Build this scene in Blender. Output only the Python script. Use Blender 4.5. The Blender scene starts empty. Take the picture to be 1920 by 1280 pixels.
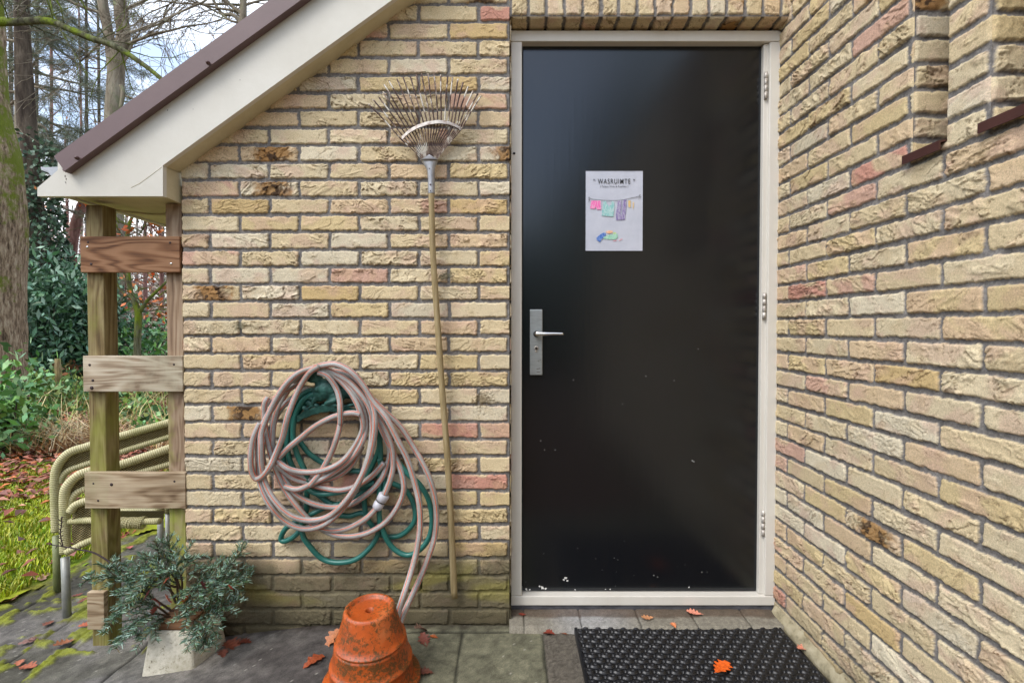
import bpy, bmesh, math, random
import numpy as np
from mathutils import Vector, Matrix
random.seed(7)
RS = np.random.RandomState(11)
sc = bpy.context.scene
C = sc.collection
R = math.radians
# ------------------------------------------------------------------ camera
PITCH = R(1.1); CAMZ = 1.13; LENS = 17.9
K = 36.0 / LENS
SHX = 5 / 1920
SHY = math.tan(PITCH) / K - 28 / 1920
cd = bpy.data.cameras.new('camera'); cam = bpy.data.objects.new('camera', cd); C.objects.link(cam)
cam.location = (0, 0, CAMZ); cam.rotation_euler = (R(90) - PITCH, 0, 0)
cd.lens = LENS; cd.sensor_width = 36; cd.shift_x = SHX; cd.shift_y = SHY
cd.clip_start = 0.05; cd.clip_end = 2000
sc.camera = cam
def ray(px, py):
    x = ((px - 960) / 1920 + SHX) * K
    y = (-(py - 640) / 1920 + SHY) * K
    c, s = math.cos(PITCH), math.sin(PITCH)
    return Vector((x, c + y * s, y * c - s))
def P(px, py, Y):
    d = ray(px, py); return Vector((0, 0, CAMZ)) + d * (Y / d.y)
def PZ(px, py, z):
    d = ray(px, py); return Vector((0, 0, CAMZ)) + d * ((z - CAMZ) / d.z)
# ------------------------------------------------------------------ light
SUN_EL, SUN_AZ = R(50), R(225)      # azimuth the light comes from, clockwise from +Y
w = bpy.data.worlds.new('World'); sc.world = w; w.use_nodes = True
nt = w.node_tree; nt.nodes.clear()
def wn(t, **k):
    n = nt.nodes.new(t)
    for a, b in k.items(): setattr(n, a, b)
    return n
sky = wn('ShaderNodeTexSky', sky_type='NISHITA', sun_disc=False, sun_elevation=SUN_EL, sun_rotation=SUN_AZ, air_density=1.0, dust_density=1.5, ozone_density=1.2)
tc = wn('ShaderNodeTexCoord'); mp = wn('ShaderNodeMapping'); mp.inputs['Scale'].default_value = (1, 1, 2.6); mp.inputs['Location'].default_value = (0.35, 0.1, 0.0)
no = wn('ShaderNodeTexNoise'); no.inputs['Scale'].default_value = 2.1; no.inputs['Detail'].default_value = 7; no.inputs['Roughness'].default_value = 0.55
cr = wn('ShaderNodeValToRGB'); cr.color_ramp.elements[0].position = 0.42; cr.color_ramp.elements[1].position = 0.64
cr.color_ramp.elements[0].color = (0.12, 0.12, 0.12, 1); cr.color_ramp.elements[1].color = (1, 1, 1, 1)
mx = wn('ShaderNodeMixRGB'); mx.inputs['Color2'].default_value = (11, 11.3, 11.8, 1)
hs = wn('ShaderNodeHueSaturation'); hs.inputs['Saturation'].default_value = 0.9; hs.inputs['Value'].default_value = 1.9
bg = wn('ShaderNodeBackground'); bg.inputs['Strength'].default_value = 0.12
out = wn('ShaderNodeOutputWorld'); L = nt.links.new
L(tc.outputs['Generated'], mp.inputs['Vector']); L(mp.outputs['Vector'], no.inputs['Vector']); L(no.outputs['Fac'], cr.inputs['Fac'])
L(sky.outputs['Color'], hs.inputs['Color']); L(hs.outputs['Color'], mx.inputs['Color1']); L(cr.outputs['Color'], mx.inputs['Fac']); L(mx.outputs['Color'], bg.inputs['Color']); L(bg.outputs['Background'], out.inputs['Surface'])
sl = bpy.data.lights.new('sun', 'SUN'); sl.energy = 1.4; sl.angle = R(26); sl.color = (1, 0.975, 0.94)
so = bpy.data.objects.new('sun', sl); C.objects.link(so)
dx, dy, dz = math.sin(SUN_AZ) * math.cos(SUN_EL), math.cos(SUN_AZ) * math.cos(SUN_EL), math.sin(SUN_EL)
so.rotation_euler = Vector((dx, dy, dz)).to_track_quat('Z', 'Y').to_euler()
sc.view_settings.view_transform = 'Standard'; sc.view_settings.look = 'None'; sc.view_settings.exposure = 0.74; sc.view_settings.gamma = 1
# ------------------------------------------------------------------ noise
def _h(ix, iy, seed):
    n = (ix.astype(np.int64) * 374761393 + iy.astype(np.int64) * 668265263 + seed * 1274126177) & 0xffffffff
    n = ((n ^ (n >> 13)) * 1274126177) & 0xffffffff
    n = n ^ (n >> 16)
    return (n & 0xffff) / 65535.0
def vn(x, y, seed=0):
    ix = np.floor(x); iy = np.floor(y); fx = x - ix; fy = y - iy
    fx = fx * fx * (3 - 2 * fx); fy = fy * fy * (3 - 2 * fy)
    a = _h(ix, iy, seed); b = _h(ix + 1, iy, seed); c = _h(ix, iy + 1, seed); d = _h(ix + 1, iy + 1, seed)
    return (a + (b - a) * fx) * (1 - fy) + (c + (d - c) * fx) * fy
def fbm(x, y, o=4, seed=0):
    s = 0; a = 0.5; t = 0
    for k in range(o):
        s = s + a * vn(x * 2 ** k + 17.3 * k, y * 2 ** k - 9.1 * k, seed + k * 31); t += a; a *= 0.5
    return s / t
def sst(a, b, x):
    t = np.clip((x - a) / (b - a), 0, 1); return t * t * (3 - 2 * t)
def lin(r, g, b):
    f = lambda c: (c / 255 / 12.92) if c / 255 < 0.04045 else ((c / 255 + 0.055) / 1.055) ** 2.4
    return (f(r), f(g), f(b))
# ------------------------------------------------------------------ materials
class NM:
    def __init__(s, name):
        s.m = bpy.data.materials.new(name); s.m.use_nodes = True; s.t = s.m.node_tree
        s.b = s.t.nodes['Principled BSDF']; s.co = None
    def n(s, t, **k):
        n = s.t.nodes.new(t)
        for a, b in k.items():
            if a in n.inputs.keys(): n.inputs[a].default_value = b
            else: setattr(n, a, b)
        return n
    def l(s, a, b): s.t.links.new(a, b)
    def coords(s, scale=(1, 1, 1), kind='Object'):
        c = s.n('ShaderNodeTexCoord'); m = s.n('ShaderNodeMapping'); m.inputs['Scale'].default_value = scale
        s.l(c.outputs[kind], m.inputs['Vector']); return m.outputs['Vector']
    def noise(s, vec, scale, detail=5, rough=0.6, dist=0):
        n = s.n('ShaderNodeTexNoise'); n.inputs['Scale'].default_value = scale; n.inputs['Detail'].default_value = detail
        n.inputs['Roughness'].default_value = rough; n.inputs['Distortion'].default_value = dist
        s.l(vec, n.inputs['Vector']); return n.outputs['Fac']
    def ramp(s, fac, stops):
        r = s.n('ShaderNodeValToRGB'); e = r.color_ramp.elements
        while len(e) < len(stops): e.new(0.5)
        for q, (p, c) in zip(e, stops):
            q.position = p; q.color = (*c, 1) if len(c) == 3 else c
        s.l(fac, r.inputs['Fac']); return r.outputs['Color']
    def mix(s, fac, a, b, mode='MIX'):
        m = s.n('ShaderNodeMixRGB', blend_type=mode)
        for i, v in ((0, fac), (1, a), (2, b)):
            if isinstance(v, (int, float)): m.inputs[i].default_value = v
            elif isinstance(v, tuple): m.inputs[i].default_value = (*v, 1)
            else: s.l(v, m.inputs[i])
        return m.outputs['Color']
    def math(s, op, a, b=0.0):
        m = s.n('ShaderNodeMath', operation=op)
        for i, v in ((0, a), (1, b)):
            if isinstance(v, (int, float)): m.inputs[i].default_value = v
            else: s.l(v, m.inputs[i])
        return m.outputs[0]
    def base(s, c):
        if isinstance(c, tuple): s.b.inputs['Base Color'].default_value = (*c, 1)
        else: s.l(c, s.b.inputs['Base Color'])
    def bump(s, h, strength=0.5, dist=0.002):
        b = s.n('ShaderNodeBump'); b.inputs['Strength'].default_value = strength; b.inputs['Distance'].default_value = dist
        s.l(h, b.inputs['Height']); s.l(b.outputs['Normal'], s.b.inputs['Normal'])
    def set(s, **k):
        for a, b in k.items(): s.b.inputs[a.replace('_', ' ')].default_value = b
        return s
def m_attr(name, rough=0.85, nscale=180, lo=0.75, hi=1.2, bumpd=0.0015, bscale=350, spec=0.3, trans=0.0, b2=None):
    k = NM(name); a = k.n('ShaderNodeAttribute', attribute_name='Col'); v = k.coords()
    f = k.noise(v, nscale, 4, 0.7); c = k.ramp(f, [(0.3, (lo,) * 3), (0.7, (hi,) * 3)])
    k.base(k.mix(1.0, a.outputs['Color'], c, 'MULTIPLY')); k.set(Roughness=rough, Specular_IOR_Level=spec)
    if bumpd: k.bump(k.noise(v, bscale, 5, 0.75), 0.7, bumpd)
    return k.m
def m_plain(name, stops, scale, rough=0.6, bumpd=0.0, bscale=100, stretch=(1, 1, 1), detail=6, metal=0.0, spec=0.5, dist=0):
    k = NM(name); v = k.coords(stretch); k.base(k.ramp(k.noise(v, scale, detail, 0.65, dist), stops)); k.set(Roughness=rough, Metallic=metal, Specular_IOR_Level=spec)
    if bumpd: k.bump(k.noise(v, bscale, 6, 0.7), 0.7, bumpd)
    return k.m
M = {}
M['brick'] = m_attr('rough_brick', 0.92, 300, 0.70, 1.24, 0.0026, 380, 0.15)
M['ground'] = m_attr('ground_surface', 0.85, 300, 0.6, 1.35, 0.004, 260, 0.3)
M['foliage'] = m_attr('foliage', 0.5, 20, 0.8, 1.2, 0, 0, 0.4)
M['needle'] = m_attr('needles', 0.5, 40, 0.8, 1.2, 0, 0, 0.4)
M['leafdry'] = m_attr('dry_leaf', 0.55, 130, 0.6, 1.3, 0.0012, 200, 0.4)
M['cream'] = m_plain('cream_paint', [(0.3, lin(197, 193, 181)), (0.7, lin(208, 205, 195))], 3.5, 0.5, 0.0012, 30, (1, 1, 1), spec=0.3)
M['cream_soffit'] = m_plain('soffit_paint', [(0.3, lin(176, 164, 128)), (0.7, lin(204, 194, 164))], 5, 0.6, 0.001, 60)
M['frame'] = m_plain('frame_paint', [(0.25, lin(198, 193, 182)), (0.75, lin(212, 208, 199))], 6, 0.4, 0.0008, 40, (1, 1, 0.3))
M['brown_metal'] = m_plain('brown_trim', [(0.3, lin(94, 73, 72)), (0.7, lin(106, 84, 83))], 4, 0.45, 0.0005, 80)
M['dark_brown'] = m_plain('dark_brown_metal', [(0.3, lin(62, 34, 28)), (0.7, lin(74, 44, 38))], 9, 0.4)
M['lead'] = m_plain('lead_strip', [(0.3, lin(46, 46, 50)), (0.7, lin(92, 92, 98))], 18, 0.55, 0.003, 30, (1, 1, 3))
M['steel'] = m_plain('brushed_steel', [(0.3, (0.30, 0.32, 0.32)), (0.7, (0.42, 0.44, 0.44))], 30, 0.42, 0.0004, 120, (1, 1, 8), metal=0.85)
M['chrome'] = m_plain('polished_metal', [(0.3, (0.62, 0.6, 0.58)), (0.7, (0.7, 0.69, 0.67))], 20, 0.22, metal=1.0)
M['hinge'] = m_plain('hinge_metal', [(0.35, lin(150, 142, 132)), (0.65, lin(205, 200, 192))], 60, 0.45, metal=0.3)
M['black'] = m_plain('black_gap', [(0.3, (0.006,) * 3), (0.7, (0.012,) * 3)], 10, 0.8)
M['darkgreen_metal'] = m_plain('verdigris_metal', [(0.3, lin(18, 50, 46)), (0.5, lin(30, 78, 70)), (0.75, lin(74, 122, 112))], 45, 0.5, 0.002, 160, metal=0.1)
M['rust'] = m_plain('rusty_wire', [(0.47, lin(64, 42, 38)), (0.53, lin(118, 98, 86)), (0.58, lin(200, 195, 184))], 26, 0.55, 0.0008, 300, (1, 1, 0.5), metal=0.2)
M['rake_metal'] = m_plain('galvanised_metal', [(0.3, lin(128, 128, 130)), (0.7, lin(176, 176, 178))], 40, 0.4, metal=0.5)
M['rake_band'] = m_plain('rusted_band', [(0.35, lin(110, 90, 80)), (0.5, lin(150, 144, 138)), (0.7, lin(178, 174, 168))], 50, 0.5, metal=0.3)
M['rake_handle'] = m_plain('weathered_handle', [(0.25, lin(112, 96, 62)), (0.5, lin(146, 128, 90)), (0.8, lin(170, 154, 120))], 16, 0.75, 0.001, 90, (6, 6, 0.5))
M['alu'] = m_plain('grey_tube', [(0.3, lin(124, 126, 122)), (0.7, lin(160, 160, 152))], 14, 0.45, metal=0.2)
M['alu_green'] = m_plain('algae_tube', [(0.3, lin(96, 104, 60)), (0.7, lin(134, 138, 96))], 14, 0.5)
M['connector'] = m_plain('grey_plastic', [(0.3, lin(176, 176, 182)), (0.7, lin(196, 196, 202))], 30, 0.35)
M['gutter'] = m_plain('gutter_pvc', [(0.3, lin(150, 154, 158)), (0.7, lin(186, 190, 196))], 12, 0.4)
M['paper'] = m_plain('laminated_paper', [(0.3, lin(176, 180, 192)), (0.7, lin(190, 193, 204))], 14, 0.18, 0.0015, 22)
M['ink'] = m_plain('black_ink', [(0.3, (0.01,) * 3), (0.7, (0.02,) * 3)], 10, 0.5)
M['bark_twig'] = m_plain('twig_bark', [(0.3, lin(70, 64, 56)), (0.7, lin(118, 110, 98))], 8, 0.9)
M['twig_dark'] = m_plain('dark_twig', [(0.3, lin(36, 26, 28)), (0.7, lin(66, 48, 48))], 60, 0.8)
M['roofing'] = m_plain('roof_tile', [(0.3, lin(70, 60, 56)), (0.7, lin(96, 84, 78))], 8, 0.8, 0.003, 20)
M['chip'] = m_plain('bare_primer', [(0.3, lin(190, 188, 182)), (0.7, lin(225, 224, 220))], 60, 0.7)
def crayon(name, rgb, lo=0.72):
    a = lin(*rgb); b = tuple(x + (0.72 - x) * lo for x in a)
    return m_plain(name, [(0.38, a), (0.62, b)], 160, 0.3, stretch=(1.6, 1, 0.6))
def m_bark(name, a, b, c, moss=None, mossamt=0.5, sc_=7, zm=0.0):
    k = NM(name); v = k.coords((1, 1, 0.2)); v2 = k.coords()
    f = k.noise(v, sc_, 8, 0.72, 0.15); col = k.ramp(f, [(0.36, a), (0.5, b), (0.66, c)])
    if moss:
        g = k.noise(v2, 1.6 if not zm else 3.2, 7, 0.75)
        if zm:
            sz = k.n('ShaderNodeSeparateXYZ'); k.l(v2, sz.inputs[0]); g = k.math('ADD', g, k.math('MULTIPLY', k.math('MINIMUM', k.math('SUBTRACT', sz.outputs['Z'], 2.3), 1.2), zm))
        gf = k.ramp(g, [(mossamt, (0, 0, 0)), (mossamt + 0.1, (1, 1, 1))])
        col = k.mix(gf, col, moss)
    k.base(col); k.set(Roughness=0.92, Specular_IOR_Level=0.15)
    k.bump(f, 1.0, 0.06); return k.m
M['bark_oak'] = m_bark('oak_bark', lin(74, 60, 48), lin(152, 130, 106), lin(200, 182, 156), lin(112, 122, 44), 0.50, 34, 0.085)
M['bark_moss'] = m_bark('mossy_bark', lin(60, 54, 44), lin(96, 96, 70), lin(130, 128, 104), lin(112, 128, 34), 0.47, 14)
M['bark_grey'] = m_bark('grey_bark', lin(84, 74, 62), lin(128, 118, 102), lin(158, 150, 132), lin(122, 128, 96), 0.55, 5)
M['bark_pink'] = m_bark('pink_bark', lin(92, 62, 56), lin(140, 104, 96), lin(166, 132, 122))
M['bark_dark'] = m_bark('dark_bark', lin(52, 44, 38), lin(84, 74, 64), lin(120, 108, 94))
def m_wood(name, a, b, c, green=None, gamt=0.5, axis='X', rough=0.75, zg=0.0, rw=0.30):
    k = NM(name); s_ = (0.55, 4, 4) if axis == 'X' else (4, 4, 0.55)
    v = k.coords(s_); f = k.noise(v, 2.1, 3, 0.5, 0.5)
    rings = k.math('SINE', k.math('MULTIPLY', f, 70.0)); rings = k.math('MULTIPLY_ADD', rings, 0.5); 
    rings_n = rings.node; rings_n.inputs[2].default_value = 0.5
    fine = k.noise(k.coords((2, 90, 90) if axis == 'X' else (90, 90, 2)), 2.0, 4, 0.7)
    mixf = k.math('ADD', k.math('MULTIPLY', rings, rw), k.math('MULTIPLY', fine, 0.82))
    col = k.ramp(mixf, [(0.28, a), (0.5, b), (0.78, c)])
    big = k.noise(k.coords((1.5, 3, 3)), 2.4, 4, 0.6)
    col = k.mix(0.35, col, k.ramp(big, [(0.35, (0.25, 0.22, 0.2)), (0.65, (0.95, 0.95, 0.95))]), 'MULTIPLY')
    if green:
        g = k.noise(k.coords((1, 1, 0.5)), 5.0, 6, 0.65)
        if zg:
            sz = k.n('ShaderNodeSeparateXYZ'); k.l(k.coords(), sz.inputs[0]); g = k.math('ADD', g, k.math('MULTIPLY', k.math('SUBTRACT', 0.75, sz.outputs['Z']), zg))
        gf = k.ramp(g, [(gamt, (0, 0, 0)), (gamt + 0.2, (0.85, 0.85, 0.85))])
        col = k.mix(gf, col, green)
    k.base(col); k.set(Roughness=rough, Specular_IOR_Level=0.25); k.bump(mixf, 0.6, 0.0012); return k.m
M['w_brown'] = m_wood('brown_board', lin(70, 44, 30), lin(126, 88, 60), lin(152, 114, 84), rw=0.4)
M['w_grey'] = m_wood('grey_board', lin(104, 82, 62), lin(168, 150, 126), lin(204, 192, 170), lin(176, 170, 146), 0.5)
M['w_grey2'] = m_wood('weathered_board', lin(104, 82, 60), lin(158, 136, 108), lin(192, 174, 146), lin(160, 152, 118), 0.52)
M['w_post'] = m_wood('green_post', lin(86, 70, 44), lin(126, 108, 72), lin(152, 138, 98), lin(132, 134, 60), 0.46, 'Z', zg=0.12)
M['w_post2'] = m_wood('pale_post', lin(110, 88, 70), lin(148, 124, 100), lin(170, 150, 126), lin(150, 162, 60), 0.52, 'Z', zg=0.32)
# ------------------------------------------------------------------ object helpers
def put(o, parent=None, label=None, cat=None, group=None, kind=None):
    C.objects.link(o)
    if parent is not None: o.parent = parent
    if label: o['label'] = label
    if cat: o['category'] = cat
    if group: o['group'] = group
    if kind: o['kind'] = kind
    return o
def thing(name, loc=(0, 0, 0), label=None, cat=None, group=None):
    o = bpy.data.objects.new(name, None); o.location = loc; o.empty_display_size = 0.1
    return put(o, None, label, cat, group)
class MB:
    def __init__(s): s.v = []; s.f = []; s.uv = []; s.col = []; s.mi = []; s.sm = []
    def add(s, verts, faces, uvs=None, col=None, mi=0, smooth=True):
        o = len(s.v); s.v += [tuple(v) for v in verts]
        for i, f in enumerate(faces):
            s.f.append(tuple(o + q for q in f)); s.mi.append(mi); s.sm.append(smooth)
            s.uv.append(uvs[i] if uvs else [(0, 0)] * len(f))
        s.col += [col or (1, 1, 1)] * len(verts)
        return s
    def box(s, lo, hi, mi=0, bev=0.0, rot=0.0, col=None):
        bm = bmesh.new(); bmesh.ops.create_cube(bm, size=1)
        lo = Vector(lo); hi = Vector(hi); c = (lo + hi) / 2; d = hi - lo
        for v in bm.verts: v.co = Vector((v.co.x * d.x, v.co.y * d.y, v.co.z * d.z))
        if bev: bmesh.ops.bevel(bm, geom=bm.edges[:], offset=bev, segments=2, profile=0.5, affect='EDGES')
        rm = Matrix.Rotation(rot, 3, 'Y')
        s.add([c + rm @ v.co for v in bm.verts], [[v.index for v in f.verts] for f in bm.faces], None, col, mi, False); bm.free(); return s
    def prism(s, pts, off, mi=0):
        """closed outline pts (list of Vector), extruded by vector off"""
        n = len(pts); off = Vector(off)
        v = [Vector(p) for p in pts] + [Vector(p) + off for p in pts]
        f = [list(range(n)), list(range(2 * n - 1, n - 1, -1))] + [[i, i + n, (i + 1) % n + n, (i + 1) % n] for i in range(n)]
        return s.add(v, f, None, None, mi, False)
    def tube(s, pts, rad, n=10, mi=0, cap=True, col=None, bumpy=0.0, seed=0):
        pts = [Vector(p) for p in pts]; m = len(pts)
        if isinstance(rad, (int, float)): rad = [rad] * m
        T = []
        for i in range(m):
            d = pts[min(i + 1, m - 1)] - pts[max(i - 1, 0)]
            T.append(d.normalized() if d.length > 1e-9 else Vector((0, 0, 1)))
        a = Vector((0, 1, 0)) if abs(T[0].y) < 0.9 else Vector((1, 0, 0))
        nrm = (a - T[0] * a.dot(T[0])).normalized(); vs = []; ln = 0; lens = [0]
        for i in range(m):
            if i:
                nrm = (nrm - T[i] * nrm.dot(T[i])); nrm = nrm.normalized() if nrm.length > 1e-6 else a
                ln += (pts[i] - pts[i - 1]).length; lens.append(ln)
            b = T[i].cross(nrm)
            for k in range(n):
                t = 2 * math.pi * k / n
                r = rad[i]
                if bumpy: r *= 1 + bumpy * (math.sin(3 * t + seed + ln * 2) * 0.5 + math.sin(5 * t + 1.7 * seed + ln * 5) * 0.3 + random.uniform(-.4, .4))
                vs.append(pts[i] + (nrm * math.cos(t) + b * math.sin(t)) * r)
        fs = []; uv = []
        for i in range(m - 1):
            for k in range(n):
                k2 = (k + 1) % n
                fs.append((i * n + k, i * n + k2, (i + 1) * n + k2, (i + 1) * n + k))
                u0, u1 = k / n, (k + 1) / n
                uv.append([(u0, lens[i]), (u1, lens[i]), (u1, lens[i + 1]), (u0, lens[i + 1])])
        if cap:
            fs.append(tuple(range(n - 1, -1, -1))); uv.append([(0, 0)] * n)
            fs.append(tuple((m - 1) * n + k for k in range(n))); uv.append([(0, 0)] * n)
        return s.add(vs, fs, uv, col, mi)
    def lathe(s, prof, n=40, mat=None, mi=0):
        vs = []; fs = []
        for r, z in prof:
            for k in range(n):
                t = 2 * math.pi * k / n; vs.append(Vector((r * math.cos(t), r * math.sin(t), z)))
        for i in range(len(prof) - 1):
            for k in range(n):
                k2 = (k + 1) % n; fs.append((i * n + k, i * n + k2, (i + 1) * n + k2, (i + 1) * n + k))
        if mat is not None: vs = [mat @ v for v in vs]
        return s.add(vs, fs, None, None, mi)
    def ell(s, c, r, rot=None, n=12, mi=0):
        vs = []; fs = []; c = Vector(c)
        for i in range(n + 1):
            p = math.pi * i / n
            for k in range(2 * n):
                t = math.pi * k / n
                v = Vector((r[0] * math.sin(p) * math.cos(t), r[1] * math.sin(p) * math.sin(t), r[2] * math.cos(p)))
                if rot: v = rot @ v
                vs.append(c + v)
        m = 2 * n
        for i in range(n):
            for k in range(m): fs.append((i * m + k, (i + 1) * m + k, (i + 1) * m + (k + 1) % m, i * m + (k + 1) % m))
        return s.add(vs, fs, None, None, mi)
    def build(s, name, mats, parent=None, **tags):
        me = bpy.data.meshes.new(name); org = Vector((0, 0, 0))
        if parent is not None: org = parent_world(parent)
        me.from_pydata([(v[0] - org.x, v[1] - org.y, v[2] - org.z) for v in s.v], [], s.f)
        if not isinstance(mats, (list, tuple)): mats = [mats]
        for m in mats: me.materials.append(m)
        me.polygons.foreach_set('material_index', s.mi); me.polygons.foreach_set('use_smooth', s.sm)
        ul = me.uv_layers.new(name='UVMap'); ul.data.foreach_set('uv', [c for f in s.uv for p in f for c in p])
        at = me.color_attributes.new('Col', 'FLOAT_COLOR', 'POINT')
        at.data.foreach_set('color', [c for q in s.col for c in (*q, 1)])
        me.validate(); me.update()
        o = bpy.data.objects.new(name, me); put(o, parent, **tags); return o
def parent_world(p):
    v = Vector(p.location)
    while p.parent is not None: p = p.parent; v += Vector(p.location)
    return v
def npmesh(name, co, quads, col, mats, parent=None, smooth=True, **tags):
    """co (n,3), quads (m,3|4), col (n,3)"""
    me = bpy.data.meshes.new(name); co = np.asarray(co, dtype=np.float32).copy(); quads = np.asarray(quads, dtype=np.int32)
    if parent is not None: co -= np.array(parent_world(parent), dtype=np.float32)
    k = quads.shape[1]
    me.vertices.add(len(co)); me.vertices.foreach_set('co', co.ravel())
    me.loops.add(quads.size); me.loops.foreach_set('vertex_index', quads.ravel())
    me.polygons.add(len(quads)); me.polygons.foreach_set('loop_start', np.arange(0, quads.size, k, dtype=np.int32))
    me.update(calc_edges=True)
    me.polygons.foreach_set('use_smooth', np.full(len(quads), smooth))
    at = me.color_attributes.new('Col', 'FLOAT_COLOR', 'POINT')
    c4 = np.ones((len(co), 4), dtype=np.float32); c4[:, :3] = col; at.data.foreach_set('color', c4.ravel())
    me.materials.append(mats); me.update()
    o = bpy.data.objects.new(name, me); put(o, parent, **tags); return o
def catmull(pts, sub=8):
    pts = [Vector(p) for p in pts]; out = []
    for i in range(len(pts) - 1):
        p0 = pts[max(i - 1, 0)]; p1 = pts[i]; p2 = pts[i + 1]; p3 = pts[min(i + 2, len(pts) - 1)]
        for k in range(sub):
            t = k / sub
            out.append(0.5 * ((2 * p1) + (p2 - p0) * t + (2 * p0 - 5 * p1 + 4 * p2 - p3) * t * t + (3 * p1 - p0 - 3 * p2 + p3) * t ** 3))
    out.append(pts[-1]); return out
# ------------------------------------------------------------------ masonry
YW = 1.91                       # face of the gable wall
XR = 1.041                      # face of the side wall
XL = -1.225                     # left end of the gable wall
ZT = P(640, 309.0, YW).z        # top edge of a course
ZB = P(640, 1143.5, YW).z
PV = (ZT - ZB) / 26.0           # course height
PU = 0.2227
V0 = ZT + 0.007 - 40 * PV       # a bed line
PAL = np.array([lin(226, 206, 166), lin(229, 212, 176), lin(223, 201, 154), lin(230, 217, 188), lin(225, 199, 162), lin(222, 182, 158), lin(213, 158, 138), lin(216, 188, 136)]) * 0.80
PW = np.array([0.34, 0.24, 0.13, 0.12, 0.08, 0.05, 0.016, 0.024]); PW = np.cumsum(PW / PW.sum())
MORT = np.array(lin(138, 134, 130)) * 0.72
def masonry(u, v, uoff, seed, pu=PU, pv=PV, v0=V0, ju=0.0054, jv=0.0058, rough=1.0, soldier=False):
    """height (m) and colour of brickwork at wall coordinates u, v"""
    w1 = (fbm(u * 45, v * 45, 3, seed + 1) - 0.5) * 0.009 + (fbm(u * 190, v * 190, 2, seed + 3) - 0.5) * 0.004; w2 = (fbm(u * 45, v * 45, 3, seed + 2) - 0.5) * 0.0075 + (fbm(u * 170, v * 170, 2, seed + 4) - 0.5) * 0.0045
    uw = u + w1; vw = v + w2
    j = np.floor((vw - v0) / pv); off = uoff + (np.mod(j, 2)) * pu / 2 * (0 if soldier else 1)
    i = np.floor((uw - off) / pu)
    r1 = _h(i, j, seed + 5); r2 = _h(i, j, seed + 6); r3 = _h(i, j, seed + 7); r4 = _h(i, j, seed + 8)
    lu = uw - off - i * pu; lv = vw - v0 - j * pv
    hx = pu / 2 - ju - (r1 - 0.3) * 0.002; hy = pv / 2 - jv - (r2 - 0.4) * 0.003
    rr = 0.005
    lvc = lv - pv / 2 + (r4 - 0.5) * 0.002 + (lu - pu / 2) * (r3 - 0.5) * 0.018
    qx = np.abs(lu - pu / 2) - hx + rr; qy = np.abs(lvc) - hy + rr
    d = -(np.hypot(np.maximum(qx, 0), np.maximum(qy, 0)) + np.minimum(np.maximum(qx, qy), 0) - rr)   # inside positive
    mask = sst(-0.0006, 0.0010, d)
    body = sst(-0.001, 0.0035, d)
    # folds of the hand-thrown clay: terraces along warped contours
    a = r3 * 1.4 - 0.7
    ca, sa = np.cos(a), np.sin(a)
    x = (lu * ca + lv * sa) + r1 * 9; y = (-lu * sa + lv * ca) + r2 * 9
    n1 = fbm(x * 16 + vn(x * 40, y * 40, seed) * 0.5, y * 42, 3, seed + 11)
    t = n1 * (2.5 + 4.0 * r4); fr = t - np.floor(t)
    ledge = np.where(fr < 0.9, fr / 0.9, (1 - fr) / 0.1)
    patch = sst(0.40, 0.60, fbm(x * 20, y * 30, 2, seed + 13) + (r2 - 0.5) * 0.25)
    n2 = fbm(x * 60, y * 110, 3, seed + 17); cr_ = sst(0.035, 0.0, np.abs(n2 - 0.5)) * sst(0.5, 0.65, fbm(x * 35, y * 50, 2, seed + 19))
    amp = 0.25 + 1.0 * _h(i, j, seed + 71) ** 1.5
    h = body * (0.0058 + (r1 - 0.5) * 0.002) + mask * rough * amp * (ledge * patch * 0.0055 - cr_ * 0.003 + (fbm(x * 120, y * 120, 3, seed + 23) - 0.5) * 0.0022 + (fbm(x * 18, y * 18, 2, seed + 29) - 0.5) * 0.004)
    h = h + (1 - mask) * ((fbm(u * 320, v * 320, 2, seed + 31) - 0.5) * 0.0026 + (fbm(u * 30, v * 30, 2, seed + 37) - 0.5) * 0.004)
    idx = np.searchsorted(PW, _h(i, j, seed + 41)); idx = np.clip(idx, 0, len(PAL) - 1)
    c = PAL[idx] * (0.93 + 0.14 * _h(i, j, seed + 43))[..., None]
    pk = ((idx == 5) | (idx == 6))[..., None] * sst(0.52, 0.38, fbm(x * 9, y * 16, 3, seed + 73))[..., None] * 0.85; c = c * (1 - pk) + PAL[0] * pk
    # blush and chalk belong to the clay; colour is darker along folds and creases
    bl = sst(0.48, 0.72, fbm(x * 14, y * 22, 3, seed + 47))[..., None]
    c = c * (1 - 0.42 * bl) + np.array(lin(214, 176, 158)) * 0.8 * 0.42 * bl
    yl = sst(0.52, 0.72, fbm(x * 20, y * 26, 3, seed + 49))[..., None]
    c = c * (1 - 0.25 * yl) + np.array(lin(208, 182, 136)) * 0.78 * 0.25 * yl
    gr = np.clip(((fr > 0.90) * patch * 0.6 + cr_ * 0.7) * (0.35 + 0.65 * amp), 0, 1)[..., None]
    c = c * (1 - gr) + np.array(lin(112, 84, 54)) * 0.7 * gr
    # slag stains on a few bricks
    st = (_h(i, j, seed + 53) > 0.968)
    f1 = fbm(x * 60, y * 60, 4, seed + 59); sp = (st * sst(0.085, 0.03, np.abs(lu - pu * 0.55) + (f1 - 0.5) * 0.1))
    c = c * (1 - sp * 0.8)[..., None] + (np.array(lin(160, 112, 48)) * 0.75) * (sp * 0.8)[..., None]
    sp2 = sp * sst(0.48, 0.55, f1)
    c = c * (1 - sp2 * 0.9)[..., None] + np.array(lin(52, 40, 34)) * (sp2 * 0.9)[..., None]
    h = h + sp * (f1 - 0.5) * 0.004
    mc = MORT * (0.55 + 0.9 * fbm(u * 200, v * 200, 3, seed + 61))[..., None]
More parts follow.
